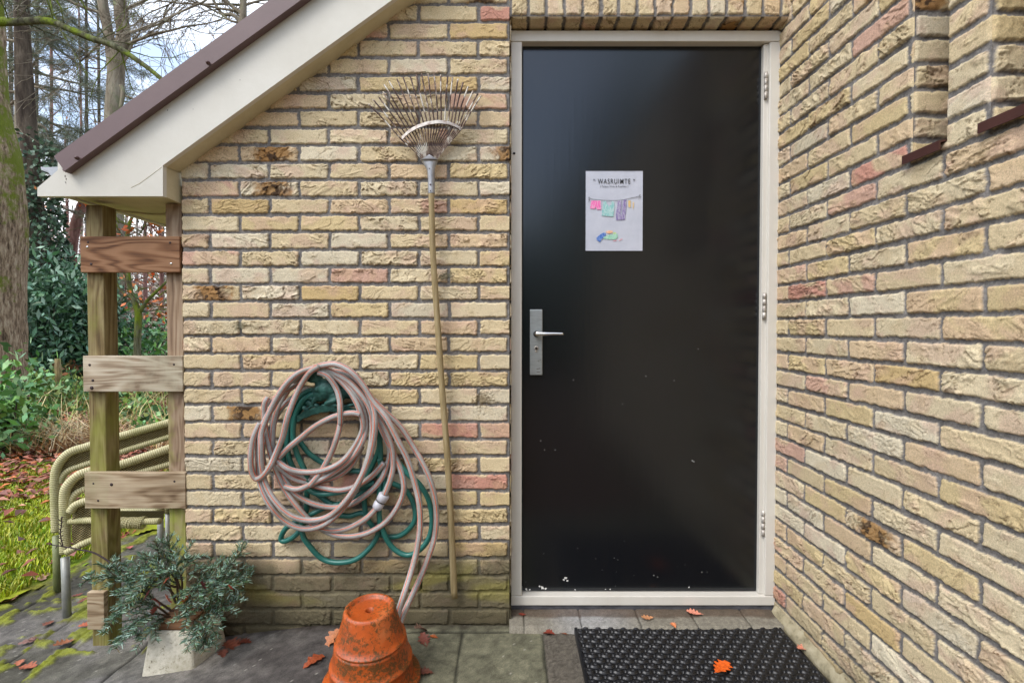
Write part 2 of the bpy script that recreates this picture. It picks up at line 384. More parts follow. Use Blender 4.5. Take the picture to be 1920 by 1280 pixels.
    wt = sst(0.6, 0.75, fbm(u * 9, v * 9, 3, seed + 67))[..., None]; mc = mc * (1 + 0.25 * wt)
    c = mc * (1 - mask[..., None]) + c * mask[..., None]
    return h, c
def grid(nu, nv, keep=None):
    a = np.arange((nu) * (nv)).reshape(nv, nu)
    q = np.stack([a[:-1, :-1], a[:-1, 1:], a[1:, 1:], a[1:, :-1]], -1)
    if keep is not None: q = q[keep]
    return q.reshape(-1, 4)
def compact(co, q, col):
    used = np.zeros(len(co), bool); used[q.ravel()] = True; mp_ = np.cumsum(used) - 1
    return co[used], mp_[q], col[used]
def greening(c, u, z, seed, top=0.32, amt=1.0, ground=0.0):
    n = fbm(u * 6, z * 6, 4, seed) ; g = sst(top, top - 0.26, z - ground - (n - 0.5) * 0.30) * amt
    n2 = fbm(u * 25, z * 40, 3, seed + 3)
    mcol = np.array(lin(100, 93, 72))[None, None] * (0.55 + 0.8 * n2[..., None])
    yel = (sst(0.5, 0.68, fbm(u * 5 + 3, z * 14, 3, seed + 9)) * sst(0.06, 0.12, z) * sst(0.30, 0.22, z))[..., None]
    mcol = mcol * (1 - yel * 0.5) + np.array(lin(134, 128, 56))[None, None] * yel * 0.5
    g = np.clip(g * (0.78 + 0.35 * n2), 0, 0.95)[..., None]; c = c * (1 - g) + mcol * g
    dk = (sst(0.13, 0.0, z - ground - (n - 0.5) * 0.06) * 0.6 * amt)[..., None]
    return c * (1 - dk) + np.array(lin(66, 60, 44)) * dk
house = thing('brick_house', (0, 2.0, 0), 'yellow brick house corner with a gabled shed end and black door', 'house')
# slope of the gable
BY = 1.825
b0 = P(305.3, 310.2, BY); b1 = P(735.6, 0, BY); SL = (b1.z - b0.z) / (b1.x - b0.x)
ang = math.atan(SL)
def zs(x, base=b0): return base.z + (x - base.x) * SL
def gable_wall():
    res = 0.0024; us = np.arange(XL, 0.0001, res); us[-1] = 0.0; vs_ = np.arange(-0.12, 2.9, res)
    U, V = np.meshgrid(us, vs_)
    off = P(340, 500, YW).x - 0.0
    h, c = masonry(U, V, off, 100)
    # rounded left end
    e = U - XL + (fbm(U * 60, V * 60, 2, 9) - 0.5) * 0.004; h = h - sst(0.006, 0.0, e) * 0.01
    # open weep joints low in the wall
    for px_, py_ in ((790, 1092), (457, 1092)):
        p = P(px_, py_, YW); wm = (np.abs(U - p.x) < 0.0055) & (np.abs(V - p.z) < 0.024); h = np.where(wm, -0.02, h); c[wm] = 0.01
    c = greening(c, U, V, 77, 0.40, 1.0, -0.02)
    # lichen tuft
    for px_, py_, rr, cc in ((838, 517, 0.022, lin(104, 104, 84)), (905, 748, 0.03, lin(104, 88, 60)), (452, 610, 0.02, lin(120, 116, 92))):
        p = P(px_, py_, YW); dd = np.hypot((U - p.x) / 1.4, V - p.z) / rr + (fbm(U * 200, V * 200, 3, 4) - 0.5) * 1.6; g = sst(1.0, 0.5, dd)
        c = c * (1 - 0.7 * g[..., None]) + np.array(cc) * 0.7 * g[..., None]; h = h + g * 0.003
    co = np.stack([U, YW - h, V], -1).reshape(-1, 3)
    lim = (zs(U) + 0.12)
    keep = ~((V > lim) )[:-1, :-1]
    q = grid(len(us), len(vs_), keep)
    co, q, c = compact(co, q, c.reshape(-1, 3))
    npmesh('wall', co, q, c, M['brick'], house)
gable_wall()
def patch(name, origin, du, dv, nrm, u0, u1, va, vb, res, uoff, seed, keepf=None, green=None, parent=None, ramp=None, hf=None, **kw):
    us = np.linspace(u0, u1, max(2, int((u1 - u0) / res) + 1)); vs_ = np.linspace(va, vb, max(2, int((vb - va) / res) + 1))
    U, V = np.meshgrid(us, vs_); h, c = masonry(U, V, uoff, seed, **kw)
    if ramp is not None:
        for r_, e_ in zip(ramp, (U - u0, u1 - U, V - va, vb - V)):
            if r_: h = h * sst(0.0, r_, e_)
    if hf is not None: h = h * hf(U, V)
    if green: c = greening(c, U, V, seed + 3, *green)
    co = np.array(origin)[None, None] + U[..., None] * np.array(du) + V[..., None] * np.array(dv) + h[..., None] * np.array(nrm)
    keep = None
    if keepf is not None: keep = keepf(U, V)[:-1, :-1]
    q = grid(len(us), len(vs_), keep)
    co, q, c = compact(co.reshape(-1, 3), q, c.reshape(-1, 3))
    return npmesh(name, co, q, c, M['brick'], parent)
# side wall: u runs towards the camera (u = YC - y)
YC = 1.995
SLOT = [(1.218, 1.325), (1.003, 1.111), (0.79, 0.896)]
ZS = P(1697, 292, 1.325).z
def slotramp(U, V):
    Y = YC - U; f = np.ones(U.shape)
    for a, b in SLOT:
        dd = np.maximum(np.maximum(a - Y, Y - b), ZS - V); f = f * sst(0.0, 0.006, dd)
    return f
def sidekeep(U, V):
    Y = YC - U; k = np.ones(U.shape, bool)
    for a, b in SLOT: k &= ~((Y > a) & (Y < b) & (V > ZS))
    return k
uo = YC - 1.8915
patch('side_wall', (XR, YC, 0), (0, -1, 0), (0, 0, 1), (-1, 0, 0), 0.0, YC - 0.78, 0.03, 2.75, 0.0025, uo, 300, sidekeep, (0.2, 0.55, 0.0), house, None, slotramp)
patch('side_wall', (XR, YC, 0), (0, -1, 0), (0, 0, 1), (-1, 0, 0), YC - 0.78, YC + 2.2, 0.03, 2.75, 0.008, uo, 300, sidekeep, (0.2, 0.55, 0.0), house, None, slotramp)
for n_, (a, b) in enumerate(SLOT):
    patch('slot_reveal', (XR, b, 0), (1, 0, 0), (0, 0, 1), (0, -1, 0), 0.0, 0.20, ZS, 2.75, 0.0035, -0.11 if n_ % 2 else 0.0, 500 + n_ * 7, parent=house, ramp=(0.006, 0, 0, 0))
    patch('slot_reveal', (XR, a, 0), (1, 0, 0), (0, 0, 1), (0, 1, 0), 0.0, 0.20, ZS, 2.75, 0.006, -0.11, 540 + n_ * 7, parent=house, ramp=(0.006, 0, 0, 0))
    mb = MB(); mb.box((XR + 0.19, a - 0.03, ZS - 0.05), (XR + 0.21, b + 0.03, 2.75)); mb.build('slot_back', M['black'], house)
    # little sloped metal sill
    mb = MB(); y0, y1 = a - 0.002, b + 0.006; t = 0.0035
    zf = ZS
    mb.prism([Vector((XR - 0.022, y1, zf - 0.022)), Vector((XR - 0.022, y1, zf)), Vector((XR + 0.19, y1, zf + 0.03)), Vector((XR + 0.19, y1, zf + 0.027)), Vector((XR - 0.018, y1, zf - 0.004)), Vector((XR - 0.018, y1, zf - 0.022))], (0, y0 - y1, 0))
    mb.build('slot_sill', M['dark_brown'], house)
# lintel: soldier course, its underside, wall above
ZL = P(1200, 31.5, YW).z
PS = 0.0668
patch('lintel', (0, YW, 0), (0, 0, 1), (1, 0, 0), (0, -1, 0), ZL, ZL + 0.215, 0.0, XR, 0.003, ZL, 700, None, None, house, (0.006, 0, 0, 0), pu=0.2155, pv=PS, v0=0.004, soldier=True)
patch('lintel', (0, YW, ZL), (0, 1, 0), (1, 0, 0), (0, 0, -1), 0.0, 0.085, 0.0, XR, 0.003, -0.05, 700, None, None, house, (0.006, 0, 0, 0), pu=0.2155, pv=PS, v0=0.004, soldier=True, rough=0.6)
patch('wall', (0, YW, 0), (1, 0, 0), (0, 0, 1), (0, -1, 0), 0.0, XR, ZL + 0.215, 2.9, 0.008, 0, 730, None, None, house)
# left jamb return
patch('door_jamb', (0.0, YW, 0), (0, 1, 0), (0, 0, 1), (1, 0, 0), 0.002, 0.09, -0.05, ZL, 0.005, -0.1, 760, None, (0.34, 1.0), house, rough=0.3)
# far side of the gable end (faces the garden)
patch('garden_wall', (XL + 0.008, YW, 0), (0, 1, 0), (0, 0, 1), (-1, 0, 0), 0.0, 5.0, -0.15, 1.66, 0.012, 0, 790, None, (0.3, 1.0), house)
# wall plinth along the side wall
mb = MB(); zf = 0.055
prof = [(XR + 0.03, zf + 0.01), (XR - 0.002, zf), (XR - 0.020, zf - 0.030), (XR - 0.030, -0.02), (XR + 0.03, -0.02)]
n = 90; vv = []; ff = []
for i in range(n + 1):
    y = 1.962 - i * (1.962 - 0.3) / n
    for x, z in prof: vv.append((x + random.uniform(-.0015, .0015), y, z + random.uniform(-.0012, .0012)))
for i in range(n):
    for k in range(4): ff.append((i * 5 + k, (i + 1) * 5 + k, (i + 1) * 5 + k + 1, i * 5 + k + 1))
mb.add(vv, ff, smooth=True)
M['plinth'] = m_plain('plinth_mortar', [(0.3, lin(110, 102, 78)), (0.5, lin(156, 146, 118)), (0.72, lin(178, 168, 142))], 26, 0.9, 0.004, 120)
mb.build('plinth', M['plinth'], house)
# ------------------------------------------------------------------ gable boards and roof
def slope_poly(pxs, Y): return [P(x, y, Y) for x, y in pxs]
mb = MB()
tip = P(70, 368, BY); tip2 = P(70, 352, BY); cor = P(305.3, 368, BY)
# trim lower edge
t0 = P(122, 318, BY); t1x = t0.x
def ztrim(x): return t0.z + (x - t0.x) * SL
XT = 0.9
low = [tip, cor, b0, Vector((XT, BY, zs(XT)))]
top = [Vector((XT, BY, ztrim(XT) + 0.02)), Vector((t0.x, BY, t0.z + 0.02)), tip2]
mb.prism(low + top, (0, 0.02, 0))
for (x, y, r_) in ((122, 330, 1.4), (124, 336, 1.1), (123, 342, 1.3), (500, 58, 1.0), (314, 207, 1.0), (258, 231, 0.9), (450, 150, 0.8), (362, 205, 0.7)):
    pts = [P(x + r_ * random.uniform(.5, 1.2) * math.cos(a_), y + r_ * random.uniform(.6, 2) * math.sin(a_), BY - 0.0008) for a_ in (0, 1.2, 2.5, 3.8, 5.1)]; mb.add(pts, [list(range(5))], mi=1, smooth=False)
bb_ = mb.build('bargeboard', [M['cream'], M['twig_dark']], house)
m2 = MB()
for pl_ in ([(304, 313), (280, 331), (262, 344), (246, 352)],): m2.tube([P(x, y, BY - 0.0002) for x, y in pl_], 0.0008, 4)
m2.build('board_joint', M['cream_soffit'], bb_)

# soffit strip between board and wall, with vertical return
mb = MB(); s_in = 0.001
mb.add([Vector((b0.x, BY + 0.02, b0.z)), Vector((XT, BY + 0.02, zs(XT))), Vector((XT, YW + 0.02, zs(XT) + 0.001)), Vector((b0.x + 0.012, YW + 0.02, b0.z + 0.001)),
        Vector((b0.x, BY + 0.02, b0.z + 0.02)), Vector((XT, BY + 0.02, zs(XT) + 0.02)), Vector((XT, YW + 0.02, zs(XT) + 0.02)), Vector((b0.x + 0.012, YW + 0.02, b0.z + 0.02))],
       [(0, 3, 2, 1), (4, 5, 6, 7), (0, 1, 5, 4), (2, 3, 7, 6), (1, 2, 6, 5), (0, 4, 7, 3)], smooth=False)
mb.build('gable_soffit', M['cream_soffit'], house)
mb = MB(); zb = cor.z
mb.prism([Vector((cor.x - 0.012, BY + 0.02, zb + 0.002)), Vector((cor.x, BY + 0.02, zb + 0.002)), Vector((XL - 0.004, YW + 0.03, zb - 0.006)), Vector((XL - 0.02, YW + 0.03, zb - 0.006))], (0, 0, b0.z - zb + 0.01))
mb.build('gable_return', M['cream_soffit'], house)
# eaves soffit running away along the garden side
ex0 = P(110, 368.5, BY).x; ex1 = P(187, 370, BY).x
mb = MB(); mb.box((ex1, BY + 0.021, zb + 0.001), (cor.x - 0.013, YW + 0.04, zb + 0.019)); mb.box((ex1, YW + 0.04, zb + 0.001), (XL + 0.05, 7.0, zb + 0.019)); mb.box((ex0, BY + 0.021, zb + 0.012), (ex1 - 0.004, 7.0, zb + 0.03)); mb.build('eaves_soffit', M['cream_soffit'], house)
mb = MB(); mb.box((ex0 - 0.02, BY + 0.021, zb + 0.006), (ex0 - 0.002, 7.0, zb + 0.13)); mb.build('fascia', M['cream'], house)
mb = MB(); mb.tube(catmull([(ex1 + 0.10, BY + 0.24, zb - 0.004), (ex1 + 0.02, BY + 0.27, zb - 0.006), (ex1 - 0.10, BY + 0.20, zb - 0.004)], 5), 0.004, 6); mb.build('cable', M['cream_soffit'], house)
# roof slab
mb = MB(); d = Vector((math.cos(ang), 0, math.sin(ang))); nn = Vector((-math.sin(ang), 0, math.cos(ang)))
p0 = Vector((t0.x, 0, t0.z)) + nn * 0.035
q0 = p0 + d * 0.03
mb.prism([q0 + Vector((0, BY + 0.02, 0)) - nn * 0.02, q0 + d * 3.2 + Vector((0, BY + 0.02, 0)) - nn * 0.02, q0 + d * 3.2 + Vector((0, BY + 0.02, 0)) + nn * 0.02, q0 + Vector((0, BY + 0.02, 0)) + nn * 0.02], (0, 5.2, 0))
mb.build('roof', M['roofing'], house)
# brown metal edge trim: face + lip
tr0 = P(118, 322, 1.80); tr1 = P(109, 291, 1.80)
hgt = (tr1 - tr0).dot(nn)
th_n = nn * 0.060
base = Vector((P(121, 321, 1.80).x, 1.80, P(121, 321, 1.80).z))
Lx = 2.95
mb = MB(); a = base; b = base + d * Lx
mb.prism([a, b, b + th_n, a + th_n - d * 0.0], (0, 0.012, 0))
mb.prism([a + th_n * 1.0 + Vector((0, 0, 0)), b + th_n, b + th_n + nn * 0.004, a + th_n + nn * 0.004], (0, 0.09, 0))
mb.prism([a - nn * 0.004 + Vector((0, -0.006, 0)), b - nn * 0.004 + Vector((0, -0.006, 0)), b + nn * 0.006 + Vector((0, -0.006, 0)), a + nn * 0.006 + Vector((0, -0.006, 0))], (0, 0.03, 0))
trim = mb.build('roof_edge_trim', M['brown_metal'], house)
for sx, sy in ((146, 297), (391, 119)):
    p = P(sx, sy, 1.79); m2 = MB(); m2.tube([p, p + Vector((0, -0.004, 0)), p + Vector((0, -0.012, 0))], [0.007, 0.007, 0.004], 8); m2.build('screw', M['dark_brown'], trim)
# gutter
mb = MB(); g = [(76, 313), (78, 319), (90, 323), (97, 331), (103, 346), (128, 346), (128, 343), (106, 342), (101, 329), (93, 319), (82, 315), (82, 313)]
mb.prism(slope_poly(g, 1.93), (0, 5.0, 0)); mb.prism(slope_poly([(80, 314), (128, 312), (128, 345), (104, 345), (99, 330), (91, 321), (80, 317)], 1.929), (0, 0.003, 0))
mb.build('gutter', M['gutter'], house)
# ------------------------------------------------------------------ door frame and door
FY = 1.97
fl = P(957, 600, FY).x; fr_ = P(1461, 600, FY).x
fl = 0.006; fr_ = XR - 0.002
zt = P(1200, 57.5, FY).z; zti = P(1200, 78, FY).z
zb0 = P(1200, 1134.5, FY).z; zb1 = P(1200, 1117, FY).z
xli = P(978.5, 600, FY).x; xri = P(1439, 600, FY).x
DYd = 2.003
M['door'] = None
mb = MB()
bv = 0.003
mb.box((fl, FY, zb1 + 0.001), (xli, FY + 0.08, zti - 0.001), bev=bv)
mb.box((xri, FY, zb1 + 0.001), (fr_, FY + 0.08, zti - 0.001), bev=bv)
mb.box((fl, FY - 0.001, zti), (fr_, FY + 0.08, zt), bev=bv)
mb.box((fl, FY - 0.001, zb0), (fr_, FY + 0.08, zb1), bev=bv)
# rebates
xdr = P(1430, 600, DYd).x; xdl = P(980, 600, DYd).x; zdt = P(1200, 87, DYd).z; zdb = P(1200, 1107, DYd).z
mb.box((xri - 0.017, FY + 0.014, zb1 + 0.002), (xri + 0.001, FY + 0.079, zti - 0.002), bev=0.002)
mb.box((xri - 0.001, FY + 0.014, zb1), (xri + 0.004, FY + 0.06, zti))
frame = mb.build('door_frame', M['frame'], house)
m2 = MB(); m2.box((fl - 0.01, DYd + 0.045, -0.1), (XR + 0.03, DYd + 0.06, 2.4)); m2.build('black_backing', M['black'], house)  # black panel added behind the door gaps, the room's darkness put into its colour
p = P(964, 288, FY); m2 = MB(); m2.tube([p, p + Vector((0, -0.004, 0))], 0.0045, 8); m2.build('screw', M['black'], frame)
mb = MB(); mb.box((fl, FY + 0.004, zb0 - 0.032), (fr_, FY + 0.05, zb0 - 0.001)); mb.build('sill_flashing', M['lead'], house)
mb = MB(); mb.box((fl, FY + 0.02, zt - 0.001), (fr_, FY + 0.1, ZL + 0.03)); mb.build('head_gap_filler', M['black'], house)  # black box closes the gap over the frame, shade put into its colour
k = NM('black_gloss_paint'); v = k.coords((14, 14, 0.9)); f = k.noise(v, 3.5, 5, 0.6)
k.base(k.ramp(f, [(0.3, (0.004, 0.0045, 0.006)), (0.7, (0.006, 0.006, 0.007))]))
k.set(Roughness=0.2, Specular_IOR_Level=0.62, Specular_Tint=(0.88, 0.94, 1.0, 1)); k.bump(k.noise(k.coords((22, 22, 1.2)), 3.0, 6, 0.65), 0.3, 0.0007); M['door'] = k.m
mb = MB(); mb.box((xdl, DYd, zdb), (xdr, DYd + 0.04, zdt), bev=0.002)
def blob(cx, cy, r, Y, n=9, sq=1.0):
    pts = []
    for i in range(n):
        t = 2 * math.pi * i / n; rr = r * random.uniform(0.45, 1.15)
        pts.append(P(cx + rr * math.cos(t), cy + rr * math.sin(t) * sq, Y))
    return pts
for cx, cy, r in ((1061, 1083, 3.4), (1064, 1088, 2.0), (1057, 1086, 2.0), (1017, 1101, 3.8), (1012, 1099, 2.4), (1023, 1103, 2.6), (987, 1104, 2.6), (993, 1105, 2.0), (1078, 1105, 1.8), (1135, 1104, 1.6), (1144, 1104, 1.8), (1292, 1100, 1.8), (1226, 1078, 1.0), (1233, 1081, 0.9), (1298, 863, 1.2), (1301, 865, 1.0), (1422, 1008, 1.2), (1021, 843, 0.8), (1014, 826, 0.8), (1041, 843, 0.7), (1167, 757, 0.8), (1083, 1027, 0.8), (1211, 705, 0.7), (1264, 713, 0.7), (1075, 712, 0.8), (1309, 654, 0.8), (1316, 1072, 0.9), (1424, 1104, 1.8)):
    pts = blob(cx, cy, r * 0.95, DYd - 0.0012)
    mb.add(pts, [list(range(len(pts)))], mi=1, smooth=False)
for q in range(14):
    cy = 1107 - abs(random.gauss(0, 60)) - 4; cx = random.uniform(984, 1426)
    if cy < 700: continue
    pts = blob(cx, cy, random.uniform(0.25, 0.6), DYd - 0.0012, 5); mb.add(pts, [list(range(5))], mi=1, smooth=False)
door = mb.build('door', [M['door'], M['chip']], house)
for cy in (160, 573, 980):
    cx = {160: 1436, 573: 1433, 980: 1431}[cy]; h_ = P(cx, cy, 1.976)
    mb = MB()
    for kx in range(4):
        z0 = h_.z + 0.05 - kx * 0.0255
        mb.lathe([(0.0, z0), (0.0062, z0), (0.0062, z0 - 0.0238), (0.0048, z0 - 0.0240), (0.0048, z0 - 0.0255)], 14, Matrix.Translation((h_.x, h_.y, 0)))
    mb.box((h_.x - 0.004, h_.y + 0.006, h_.z - 0.052), (h_.x + 0.004, h_.y + 0.02, h_.z + 0.05))
    mb.build('hinge', M['hinge'], door)
# handle plate, lever, lock
a = P(993.5, 580, DYd - 0.012); b = P(1017, 703, DYd - 0.012)
mb = MB(); mb.box((a.x, DYd - 0.012, b.z), (b.x, DYd - 0.0005, a.z), bev=0.0022)
# small stamped marks at the foot of the plate
for mx_, my_, wd in ((1008, 676, 3), (1012, 674, 2), (1006, 691, 5), (1010, 690, 3), (1006, 697, 7)):
    p = P(mx_, my_, DYd - 0.0125); mb.add([p, p + Vector((wd / 480, 0, 0)), p + Vector((wd / 480, 0, -0.0016)), p + Vector((0, 0, -0.0016))], [(0, 1, 2, 3)], mi=1, smooth=False)
plate = mb.build('handle_plate', [M['steel'], M['chrome']], door)
mb = MB(); pc = P(1006, 626, DYd - 0.013)
mb.tube([pc, pc + Vector((0, -0.004, 0))], [0.0125, 0.0118], 20, 1); mb.tube([pc + Vector((0, -0.004, 0)), pc + Vector((0, -0.04, 0))], 0.0085, 14)
lev = [pc + Vector((-0.003, -0.042, 0.001)), pc + Vector((0.012, -0.046, 0.001)), pc + Vector((0.035, -0.049, 0.001)), pc + Vector((0.065, -0.050, 0.0015)), pc + Vector((0.09, -0.050, 0.001)), pc + Vector((0.099, -0.049, 0.001))]
mb.tube(catmull(lev, 4), [0.0102] * 2 + [0.0098] * 2 + [0.0090] * 2 + [0.0082] * 2 + [0.0072] * 2 + [0.0064] * 2 + [0.0058] * 2 + [0.0056] * 5 + [0.0054, 0.004], 14)
mb.build('lever_handle', [M['chrome'], M['black']], door)
mb = MB(); pk = P(1005.5, 652.5, DYd - 0.012)
mb.tube([pk, pk + Vector((0, -0.003, 0))], 0.0085, 18, 0); mb.tube([pk + Vector((0, 0, -0.012)), pk + Vector((0, -0.0015, -0.012))], 0.005, 12, 0)
mb.box((pk.x - 0.0012, pk.y - 0.0036, pk.z - 0.0045), (pk.x + 0.0012, pk.y - 0.0031, pk.z + 0.004), 1)
mb.tube([pk + Vector((0, -0.0001, 0)), pk + Vector((0, -0.0032, 0))], 0.0052, 14, 1)
mb.build('lock_cylinder', [M['hinge'], M['black']], door)
# ------------------------------------------------------------------ poster
PY = DYd - 0.0035
pa = P(1099, 321.5, PY); pb = P(1204, 469.5, PY)
poster = thing('poster', (0.5 * (pa.x + pb.x), PY, pb.z), 'laminated white sheet on the black door reading WASRUIMTE above a drawn washing line', 'poster')
nx_, nz_ = 24, 32; us = np.linspace(pa.x, pb.x, nx_); zs_ = np.linspace(pb.z, pa.z, nz_); U, V = np.meshgrid(us, zs_)
bul = (fbm(U * 25, V * 25, 3, 5) - 0.5) * 0.0022
co = np.stack([U, PY + bul * 0.5, V], -1).reshape(-1, 3); co2 = co.copy(); co2[:, 1] += 0.0006
npmesh('sheet', co, grid(nx_, nz_), np.ones((len(co), 3)), M['paper'], poster)
mb = MB(); e = 0.0012
for lo, hi in (((pa.x - e, PY - 0.0004, pb.z - e), (pa.x, PY + 0.003, pa.z + e)), ((pb.x, PY - 0.0004, pb.z - e), (pb.x + e, PY + 0.003, pa.z + e)), ((pa.x, PY - 0.0004, pa.z), (pb.x, PY + 0.003, pa.z + e)), ((pa.x, PY - 0.0004, pb.z - e), (pb.x, PY + 0.003, pb.z))): mb.box(lo, hi)
mb.build('laminate_edge', M['paper'], poster)
def text(name, body, px, py, size, mat, parent, Y, bold=0.0, xs=1.0):
    cu = bpy.data.curves.new(name, 'FONT'); cu.body = body; cu.size = size; cu.align_x = 'CENTER'; cu.align_y = 'CENTER'; cu.offset = bold; cu.extrude = 0.00005; cu.space_character = 1.22
    to = bpy.data.objects.new('tmp', cu); C.objects.link(to); dg = bpy.context.evaluated_depsgraph_get(); dg.update()
    me = bpy.data.meshes.new_from_object(to.evaluated_get(dg)); bpy.data.objects.remove(to)
    p = P(px, py, Y) - parent_world(parent)
    for v_ in me.vertices: v_.co = Vector((v_.co.x * xs + p.x, p.y - v_.co.z, v_.co.y + p.z))
    me.materials.clear(); me.materials.append(mat); me.name = name
    return put(bpy.data.objects.new(name, me), parent)
TY = PY - 0.0022
text('heading', '\u201c WASRUIMTE \u201c', 1151.5, 340.5, 0.0272, M['ink'], poster, TY, 0.00012, 0.72)
text('subheading', '( Tevens Vries & Koelkast )', 1151.5, 349.6, 0.0098, M['ink'], poster, TY, 0.0001, 0.80)
def cp(x, y): return P(1050 + x * 0.15625, 300 + y * 0.15625, TY)
mb = MB(); mb.tube(catmull([cp(355, 462), cp(430, 476), cp(540, 484), cp(660, 485), cp(760, 476), cp(860, 456), cp(955, 432)], 5), 0.0006, 5)
for pts in ([(350, 440), (340, 450), (352, 462), (358, 450), (350, 440)], [(352, 462), (340, 476), (352, 484), (356, 470), (345, 500), (338, 506)], [(955, 412), (968, 420), (960, 436), (950, 424), (955, 412)], [(955, 436), (972, 446), (948, 460), (946, 474)]):
    mb.tube([cp(*q) for q in pts], 0.0005, 5)
mb.build('washing_line', M['ink'], poster)
def flat(name, polys, mat):
    mb = MB()
    for pl in polys:
        pts = [cp(*q) for q in pl]; mb.add(pts, [list(range(len(pts)))], smooth=False)
    mb.build(name, mat, poster)
flat('drawn_shorts', [[(375, 488), (488, 488), (494, 596), (440, 594), (430, 560), (418, 588), (362, 582)]], crayon('crayon_pink', (225, 70, 160), 0.45))
flat('drawn_top', [[(520, 500), (556, 488), (560, 520), (590, 560), (612, 530), (622, 488), (650, 500), (654, 560), (640, 680), (500, 668), (510, 580)]], crayon('crayon_teal', (120, 180, 178), 0.5))
flat('drawn_trousers', [[(692, 490), (738, 486), (736, 560), (726, 650), (742, 660), (750, 560), (756, 482), (800, 476), (796, 560), (778, 716), (676, 722), (672, 640), (688, 560)]], crayon('crayon_purple', (110, 90, 150), 0.45))
flat('drawn_socks', [[(818, 486), (846, 484), (850, 560), (836, 572), (818, 560)], [(874, 500), (890, 510), (886, 560), (876, 598), (872, 560)]], crayon('crayon_ochre', (205, 170, 95), 0.4))
flat('drawn_basket', [[(520, 930), (560, 905), (640, 890), (690, 880), (692, 930), (660, 955), (570, 950), (520, 945)]], crayon('crayon_green', (130, 190, 160), 0.4))
flat('drawn_towel', [[(548, 876), (552, 900), (520, 930), (496, 960), (480, 986), (440, 960), (436, 935), (480, 895), (520, 872)]], crayon('crayon_blue', (40, 100, 180), 0.3))
flat('drawn_laundry', [[(552, 860), (580, 845), (632, 850), (634, 872), (590, 882), (560, 876)]], crayon('crayon_orange', (225, 160, 110), 0.4))
flat('drawn_laundry', [[(632, 876), (668, 866), (676, 884), (640, 892)]], crayon('crayon_lime', (170, 205, 110), 0.4))
flat('drawn_scribble', [[(630, 968), (680, 960), (684, 966), (650, 974)], [(700, 966), (750, 940), (748, 948), (712, 970)]], crayon('crayon_red', (215, 110, 130), 0.4))
# ------------------------------------------------------------------ ground
def gz(x, y):
    t = min(max((-x - 0.6) / 1.0, 0), 1); return -0.09 * t * t * (3 - 2 * t)
def gznp(X): return -0.09 * sst(0.6, 1.6, -X)
def hit(px, py):
    z = 0.0
    for _ in range(8):
        p = PZ(px, py, z); z = gz(p.x, p.y)
    return PZ(px, py, z)
me = bpy.data.meshes.new('forest_floor'); S_ = 400
mb = MB(); xs = [-400, -60, -12, -6, -2.6, 3, 60, 400]; ysn = [-400, -60, -6, 1.2, 3.3, 8, 16, 60, 400]
vv = [(x, y, -0.115 if (x > -3 and y < 4) else -0.10) for y in ysn for x in xs]; nx = len(xs)
mb.add(vv, [(j * nx + i, j * nx + i + 1, (j + 1) * nx + i + 1, (j + 1) * nx + i) for j in range(len(ysn) - 1) for i in range(nx - 1)], smooth=False)
M['forest'] = m_plain('forest_soil', [(0.3, lin(58, 38, 26)), (0.45, lin(96, 62, 42)), (0.6, lin(70, 66, 34)), (0.75, lin(120, 80, 56))], 1.2, 0.95, 0.02, 6)
mb.build('ground', M['forest'], kind='structure')
# lawn of moss: soft uneven sheet
def sheet(name, x0, x1, y0, y1, res, fn, mat=None, kind='structure', parent=None):
    us = np.arange(x0, x1 + res * 0.5, res); vs_ = np.arange(y0, y1 + res * 0.5, res); U, V = np.meshgrid(us, vs_)
    z, c, keep = fn(U, V)
    q = grid(len(us), len(vs_), keep[:-1, :-1] if keep is not None else None)
    co, q, c = compact(np.stack([U, V, z], -1).reshape(-1, 3), q, c.reshape(-1, 3))
    return npmesh(name, co, q, c, mat or M['ground'], parent, kind=kind)
def edgeL(V): return -2.24 + (fbm(V * 3, V * 0 + 2.0, 3, 3) - 0.5) * 0.16
def lawn(U, V):
    n = fbm(U * 5, V * 5, 4, 21); n2 = fbm(U * 30, V * 30, 3, 22)
    z = -0.082 + (n - 0.5) * 0.05 + (n2 - 0.5) * 0.012
    a = np.array(lin(160, 170, 26)); b = np.array(lin(112, 140, 30)); c_ = np.array(lin(88, 62, 30))
    t = sst(0.35, 0.65, n)[..., None]; c = a * t + b * (1 - t); s = sst(0.56, 0.7, fbm(U * 9, V * 9, 3, 25))[..., None]; c = c * (1 - 0.6 * s) + c_ * 0.6 * s
    c = c * (0.6 + 0.8 * n2[..., None]) * 0.8
    keep = (U < edgeL(V) + 0.03) | (V > 3.0 + 0.25 * np.sin(U * 3))
    return z, c, keep
sheet('lawn', -6.5, -1.2, 1.2, 4.6, 0.02, lawn)
